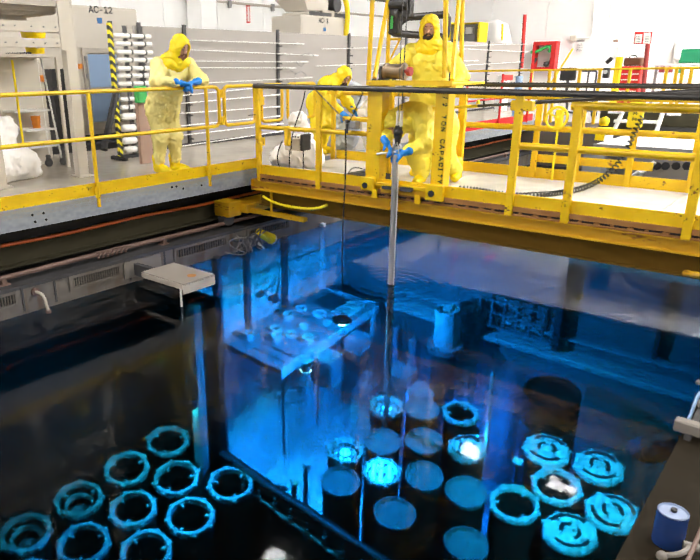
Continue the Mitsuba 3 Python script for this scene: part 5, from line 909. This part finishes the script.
# canisters
CZ = -3.5
GROUP = 'round canisters standing in the pool'
def canister(x, y, kind, label, CR=0.24, z=CZ):
    t = Thing('canister', label, 'canister', None); c = (x, y, 0); zb = BOT
    dark = kind in ('open', 'nested', 'plug')
    body = 'dark_steel'
    t.part('body', lathe([(CR - 0.012, zb), (CR - 0.012, z - 0.06), (CR - 0.055, z - 0.06), (CR - 0.055, z - 1.4), (0, z - 1.4)], c, 40), body)
    if kind == 'cover':
        t.part('cover', lathe([(0, z - 0.02), (CR * 0.86, z - 0.02), (CR * 0.9, z), (CR, z), (CR, z - 0.05), (CR - 0.02, z - 0.08)], c, 44), 'cover_teal'); t.part('edge', lathe([(CR * 0.97, z - 0.01), (CR * 1.02, z - 0.01), (CR * 1.02, z + 0.012), (CR * 0.97, z + 0.012), (CR * 0.97, z - 0.01)], c, 44), 'mid_grey'); return t
    t.part('rim', lathe([(CR - 0.052, z - 0.07), (CR - 0.042, z), (CR - 0.004, z), (CR + 0.004, z - 0.012), (CR + 0.004, z - 0.07), (CR - 0.052, z - 0.07)], c, 44), 'rim_metal')
    ph = (x * 7.3 + y * 3.1) % 1.0
    for k in range(8): a = k * math.pi / 4 + ph; t.part('lug', box(-0.018, 0.022, -0.02, 0.02, z - 0.05, z - 0.004, 0.005).apply_transform(trimesh.transformations.rotation_matrix(a, [0, 0, 1])).apply_translation((x + CR * math.cos(a), y + CR * math.sin(a), 0)), 'rim_metal')
    if kind == 'lid':
        t.part('lid', lathe([(0, z + 0.02), (CR - 0.03, z + 0.02), (CR - 0.015, z + 0.005), (CR - 0.015, z - 0.03), (0, z - 0.03)], c, 44), 'lid_metal')
        for a in (0.3, 3.44): t.part('slot', arc_plate(c, CR * 0.70, CR * 0.84, a + ph, a + ph + 1.9, z + 0.018, z + 0.024), 'ink')
        for a in (0.0, 2.6): t.part('slot', arc_plate(c, CR * 0.28, CR * 0.42, a - ph, a - ph + 1.9, z + 0.018, z + 0.024), 'ink')
        t.part('handle', cat([tube(rounded([(x - 0.05, y, z + 0.02), (x - 0.05, y, z + 0.07), (x + 0.05, y, z + 0.07), (x + 0.05, y, z + 0.02)], 0.02), 0.010, 6), cyl((x, y, z + 0.02), (x, y, z + 0.05), 0.03)]), 'lid_metal')
        for a in (1.9, 5.1): t.part('bolt', cyl((x + CR * 0.6 * math.cos(a + ph), y + CR * 0.6 * math.sin(a + ph), z + 0.02), (x + CR * 0.6 * math.cos(a + ph), y + CR * 0.6 * math.sin(a + ph), z + 0.03), 0.016), 'mid_grey')
        return t
    for a in (0.6, 2.7, 4.8): t.part('hook', cat([box(-0.05, 0.0, -0.014, 0.014, z - 0.05, z - 0.02).apply_transform(trimesh.transformations.rotation_matrix(a + ph, [0, 0, 1])).apply_translation((x + (CR - 0.04) * math.cos(a + ph), y + (CR - 0.04) * math.sin(a + ph), 0)), sphere((x + (CR - 0.09) * math.cos(a + ph), y + (CR - 0.09) * math.sin(a + ph), z - 0.04), 0.016, 1)]), 'rim_metal')
    if kind in ('nested', 'fuel'):
        t.part('inner_ring', lathe([(CR * 0.50, z - 0.16), (CR * 0.50, z - 0.10), (CR * 0.62, z - 0.10), (CR * 0.62, z - 0.16), (CR * 0.50, z - 0.16)], c, 36), 'rim_metal'); t.part('web', cat([box(-CR + 0.05, -CR * 0.55, -0.012, 0.012, z - 0.14, z - 0.10).apply_transform(trimesh.transformations.rotation_matrix(a, [0, 0, 1])).apply_translation((x, y, 0)) for a in (0.2, 2.3, 4.4)]), 'rim_metal'); t.part('plug', lathe([(0, z - 0.2), (CR * 0.3, z - 0.2), (CR * 0.34, z - 0.24), (CR * 0.45, z - 0.26), (CR * 0.45, z - 0.5)], c, 30), 'mid_grey')
    if kind == 'fuel':
        n_ = 14
        for k in range(n_):
            a = k * 2 * math.pi / n_ + ph; q0 = np.array([x + CR * 0.30 * math.cos(a), y + CR * 0.30 * math.sin(a), z - 0.06]); q1 = np.array([x + CR * 0.66 * math.cos(a + 0.7), y + CR * 0.66 * math.sin(a + 0.7), z - 0.06]); mid = (q0 + q1) / 2 + 0.03 * np.array([math.cos(a + 1.6), math.sin(a + 1.6), 0])
            t.part('fuel_plate', tube([q0, mid, q1], 0.012, 6), 'fuel_plate')
    return t
row = ['first', 'second', 'third', 'fourth']
left = [(0.56, 2.25, 'nested', 'left-edge dark canister with a ring inside, lower one of two'), (0.56, 2.84, 'nested', 'dark canister with a ring inside, upper one of the two at the left'), (0.56, 3.45, 'open', 'open dark canister between the upper ringed one and the topmost of the left group'), (0.56, 4.03, 'open', 'topmost open dark canister of the left group'),
    (1.06, 2.57, 'open', 'lowest open canister in the middle row of the dark left group'), (1.06, 3.15, 'open', 'middle open canister in the middle row of the dark left group'), (1.06, 3.73, 'open', 'upper open canister in the middle row of the dark left group'),
    (1.56, 2.92, 'open', 'lowest open canister in the right-hand row of the left group'), (1.56, 3.49, 'open', 'middle open canister of the right-hand row of the left group'), (1.56, 4.06, 'open', 'open canister nearest the divider rail in the left group')]
for a in left: canister(*a)
canister(0.56 + 0.50 * 1, 1.99, 'open', 'open dark canister at the bottom left corner, mostly below the frame')
mid_ = [(2.16, 6.19, 'fuel', 'bright canister at the foot of the pole, with curved plates inside'), (2.20, 5.27, 'fuel', 'brightest ringed canister left of the pole, above the open teal one'), (2.44, 4.85, 'cover', 'flat-topped teal canister below the brightest ringed one'), (2.46, 5.64, 'cover', 'canister behind the pole tip, between the glowing ones'), (2.70, 5.26, 'fuel', 'glowing canister full of bright pieces in the middle of the pool'),
        (2.53, 6.40, 'cover', 'flat-topped canister right of the pole, farthest of its row'), (2.83, 5.93, 'cover', 'flat-topped blue canister right of the glowing one'), (3.10, 5.47, 'cover', 'dark flat-topped canister in front of the blue flat-topped one'), (3.12, 4.85, 'cover', 'dark canister with a bright partial outline at the bottom middle'), (3.55, 5.54, 'cover', 'dark flat-topped canister below the lidded one in the middle'), (3.85, 4.95, 'cover', 'dark flat-topped canister at the bottom edge of the photo, right of the middle'),
        (2.93, 6.62, 'open', 'open bright-rimmed canister farthest right of the pole'), (3.27, 6.12, 'lid', 'lidded canister just below the open bright-rimmed one')]
for x, y, kd, lb in mid_: canister(x, y, kd, lb, 0.205)
for x, y, kd, lb in [(3.98, 6.60, 'lid', 'lidded canister farthest back in the right group, left one'), (4.51, 6.66, 'lid', 'lidded canister farthest back in the right group, right one'), (4.25, 6.16, 'open', 'open canister with a pale reflection between the lidded ones on the right'), (4.00, 5.70, 'open', 'open dark-mouthed canister at the left of the right group'), (4.80, 6.12, 'lid', 'lidded canister nearest the right pool edge'), (4.56, 5.66, 'lid', 'lidded canister nearest the camera in the right group')]: canister(x, y, kd, lb)
for x, y, key in ((2.70, 5.26, 'glowing'), (2.20, 5.27, 'ringed'), (2.16, 6.19, 'pole')):
    t = Thing('fuel_element', {'glowing': 'glowing blue fuel element in the brightest middle canister', 'ringed': 'glowing blue fuel element in the ringed canister left of the pole', 'pole': 'glowing blue fuel element at the foot of the pole'}[key], 'fuel element')
    R_ = {'glowing': 0.10, 'ringed': 0.05, 'pole': 0.05}[key]; E_ = {'glowing': 70, 'ringed': 60, 'pole': 50}[key]
    scene[t.key + '__core'] = glow(cat([cyl((x + R_ * math.cos(a), y + R_ * math.sin(a), CZ - 0.35), (x + R_ * math.cos(a), y + R_ * math.sin(a), CZ + (0.03 if key == 'glowing' else -0.10)), 0.018, n=8) for a in np.arange(6) * math.pi / 3]), E_, pick=0.06)
    t.part('end_fitting', lathe([(0.0, CZ - 0.36), (R_ + 0.03, CZ - 0.36), (R_ + 0.03, CZ - 0.33), (0, CZ - 0.33)], (x, y, 0), 24), 'fuel_plate')
for gx_, gy_ in ((2.05, 7.85), (2.75, 7.55)):  # added glow hidden by the racks, lighting the lower far pool wall
    t = Thing('fuel_element', 'added glowing blue fuel bundle standing on the pool floor behind the ribbed racks', 'fuel element', 'added fuel bundles behind the racks'); scene[t.key + '__core'] = glow(cyl((gx_, gy_, -6.3), (gx_, gy_, -5.0), 0.035, n=10), 150, GLOW_DEEP, pick=0.12, smooth=40); t.part('base', cyl((gx_, gy_, BOT), (gx_, gy_, -6.3), 0.06), 'dark_steel'); t.part('cap', cyl((gx_, gy_, -5.0), (gx_, gy_, -4.9), 0.06), 'dark_steel')
tilt = Thing('loose_plate', 'tiny tilted bright plate lying between the middle and right canisters', 'plate'); a = uwp(518, 461, 2, -3.6); tilt.part('plate', box(a[0] - 0.05, a[0] + 0.05, a[1] - 0.04, a[1] + 0.04, -3.62, -3.60), 'lid_metal'); tilt.part('stem', cyl((a[0], a[1], BOT), (a[0], a[1], -3.62), 0.02), 'dark_steel')

# ------------------------------------------------------------------ right pool edge: bracket, blue drum; cable tangle at the left wall
t = Thing('edge_bracket', 'pale metal bracket frame with three bars on the right-hand pool ledge', 'bracket')
t.part('bar', box(5.33, 5.80, 5.27, 5.32, 0.03, 0.06, 0.01), 'pale_concrete'); t.part('bar', box(5.41, 5.80, 4.84, 4.90, 0.05, 0.10, 0.01), 'pale_concrete'); t.part('bar', box(5.35, 5.80, 4.42, 4.50, 0.04, 0.12, 0.01), 'pale_concrete')
t.part('riser', cat([box(5.42, 5.46, 4.4, 5.3, 0.012, 0.05), box(5.70, 5.74, 4.4, 5.3, 0.012, 0.12)]), 'dark_grey')
one('lit_strip', tube(smooth_path([(5.395, 5.25, 0.02), (5.385, 5.0, 0.03), (5.395, 4.8, 0.02), (5.39, 4.55, 0.03)], 20), 0.012, 6), 'sky_blue_filter', 'thin strip coloured as blue light along the right pool edge below the bracket', 'strip')  # blue lamp light on the pool edge, put into the strip colour
bz = at(667, 541, 2, 0.02); t = Thing('blue_drum', 'small dark blue drum with a pale top at the lower right corner', 'drum')
rad, hh = 0.070, 0.19
t.part('body', lathe([(0, 0.012), (rad * 0.97, 0.012), (rad, 0.03), (rad, hh * 0.5), (rad * 1.02, hh * 0.52), (rad, hh * 0.54), (rad, hh), (0, hh)], (bz[0], bz[1], 0), 32), 'drum_blue'); t.part('top', lathe([(0, hh), (rad * 0.9, hh), (rad, hh + 0.008), (rad * 0.94, hh + 0.012), (rad * 0.86, hh + 0.004), (0, hh + 0.004)], (bz[0], bz[1], 0), 32), 'drum_top'); t.part('bung', cyl((bz[0], bz[1] + 0.01, hh), (bz[0], bz[1] + 0.01, hh + 0.016), 0.014), 'ink')
a = at(690, 547, 2, 0.06); c = at(662, 556, 2, 0.04)
t = Thing('hose_valve', 'pale pipe elbow with a valve beside the foot of the blue drum', 'valve'); t.part('pipe', tube(smooth_path([c + (-0.02, 0, 0), (c + a) / 2 + (0.0, -0.03, 0), a], 16), 0.014, 10), 'pale_concrete'); t.part('body', sphere(c, 0.026), 'pale_concrete'); t.part('union', cyl(a + (-0.03, 0, 0), a + (0.04, 0.02, 0.0), 0.02), 'pale_concrete')
a, c = at(687, 562, 2, 0.25), at(702, 528, 2, 0.25); one('edge_rail', cyl(a, c + (c - a) * 0.4, 0.010), 'brown_pipe', 'thin slanting rail at the lower right corner', 'rail')
t = Thing('cable_tangle', 'tangle of pale cables with a yellow lamp head on the left pool wall', 'cables')
c0 = at(252, 240, 0, 0.12); rng = random.Random(4)
for k in range(11):
    p0 = c0 + (rng.uniform(-0.05, 0.08), rng.uniform(-0.3, 0.25), rng.uniform(-0.05, 0.12)); t.part('cable', tube(smooth_path([p0, p0 + (rng.uniform(-0.03, 0.1), rng.uniform(-0.12, 0.12), rng.uniform(0.02, 0.12)), p0 + (rng.uniform(0, 0.1), rng.uniform(-0.2, 0.2), rng.uniform(-0.08, 0.08)), p0 + (rng.uniform(-0.04, 0.06), rng.uniform(-0.25, 0.2), rng.uniform(-0.2, -0.02))], 20), 0.009, 6), 'pale_concrete' if k % 3 else 'dark_grey')
a, c = at(258, 232, 0, 0.14), at(272, 239, 0, 0.18); t.part('lamp_head', cyl(a, c, 0.05, 0.075), 'bin_yellow', label='yellow lamp head'); t.part('lens', cyl(c, c + (c - a) * 0.1, 0.07), 'pale_metal'); t.part('spike', cyl(at(258, 243, 0, 0.16), at(268, 252, 0, 0.2), 0.02, 0.004), 'pale_metal')
t.part('drop', cyl(at(252, 246, 0, 0.1), at(248, 262, 0, 0.1), 0.014), 'dark_grey')
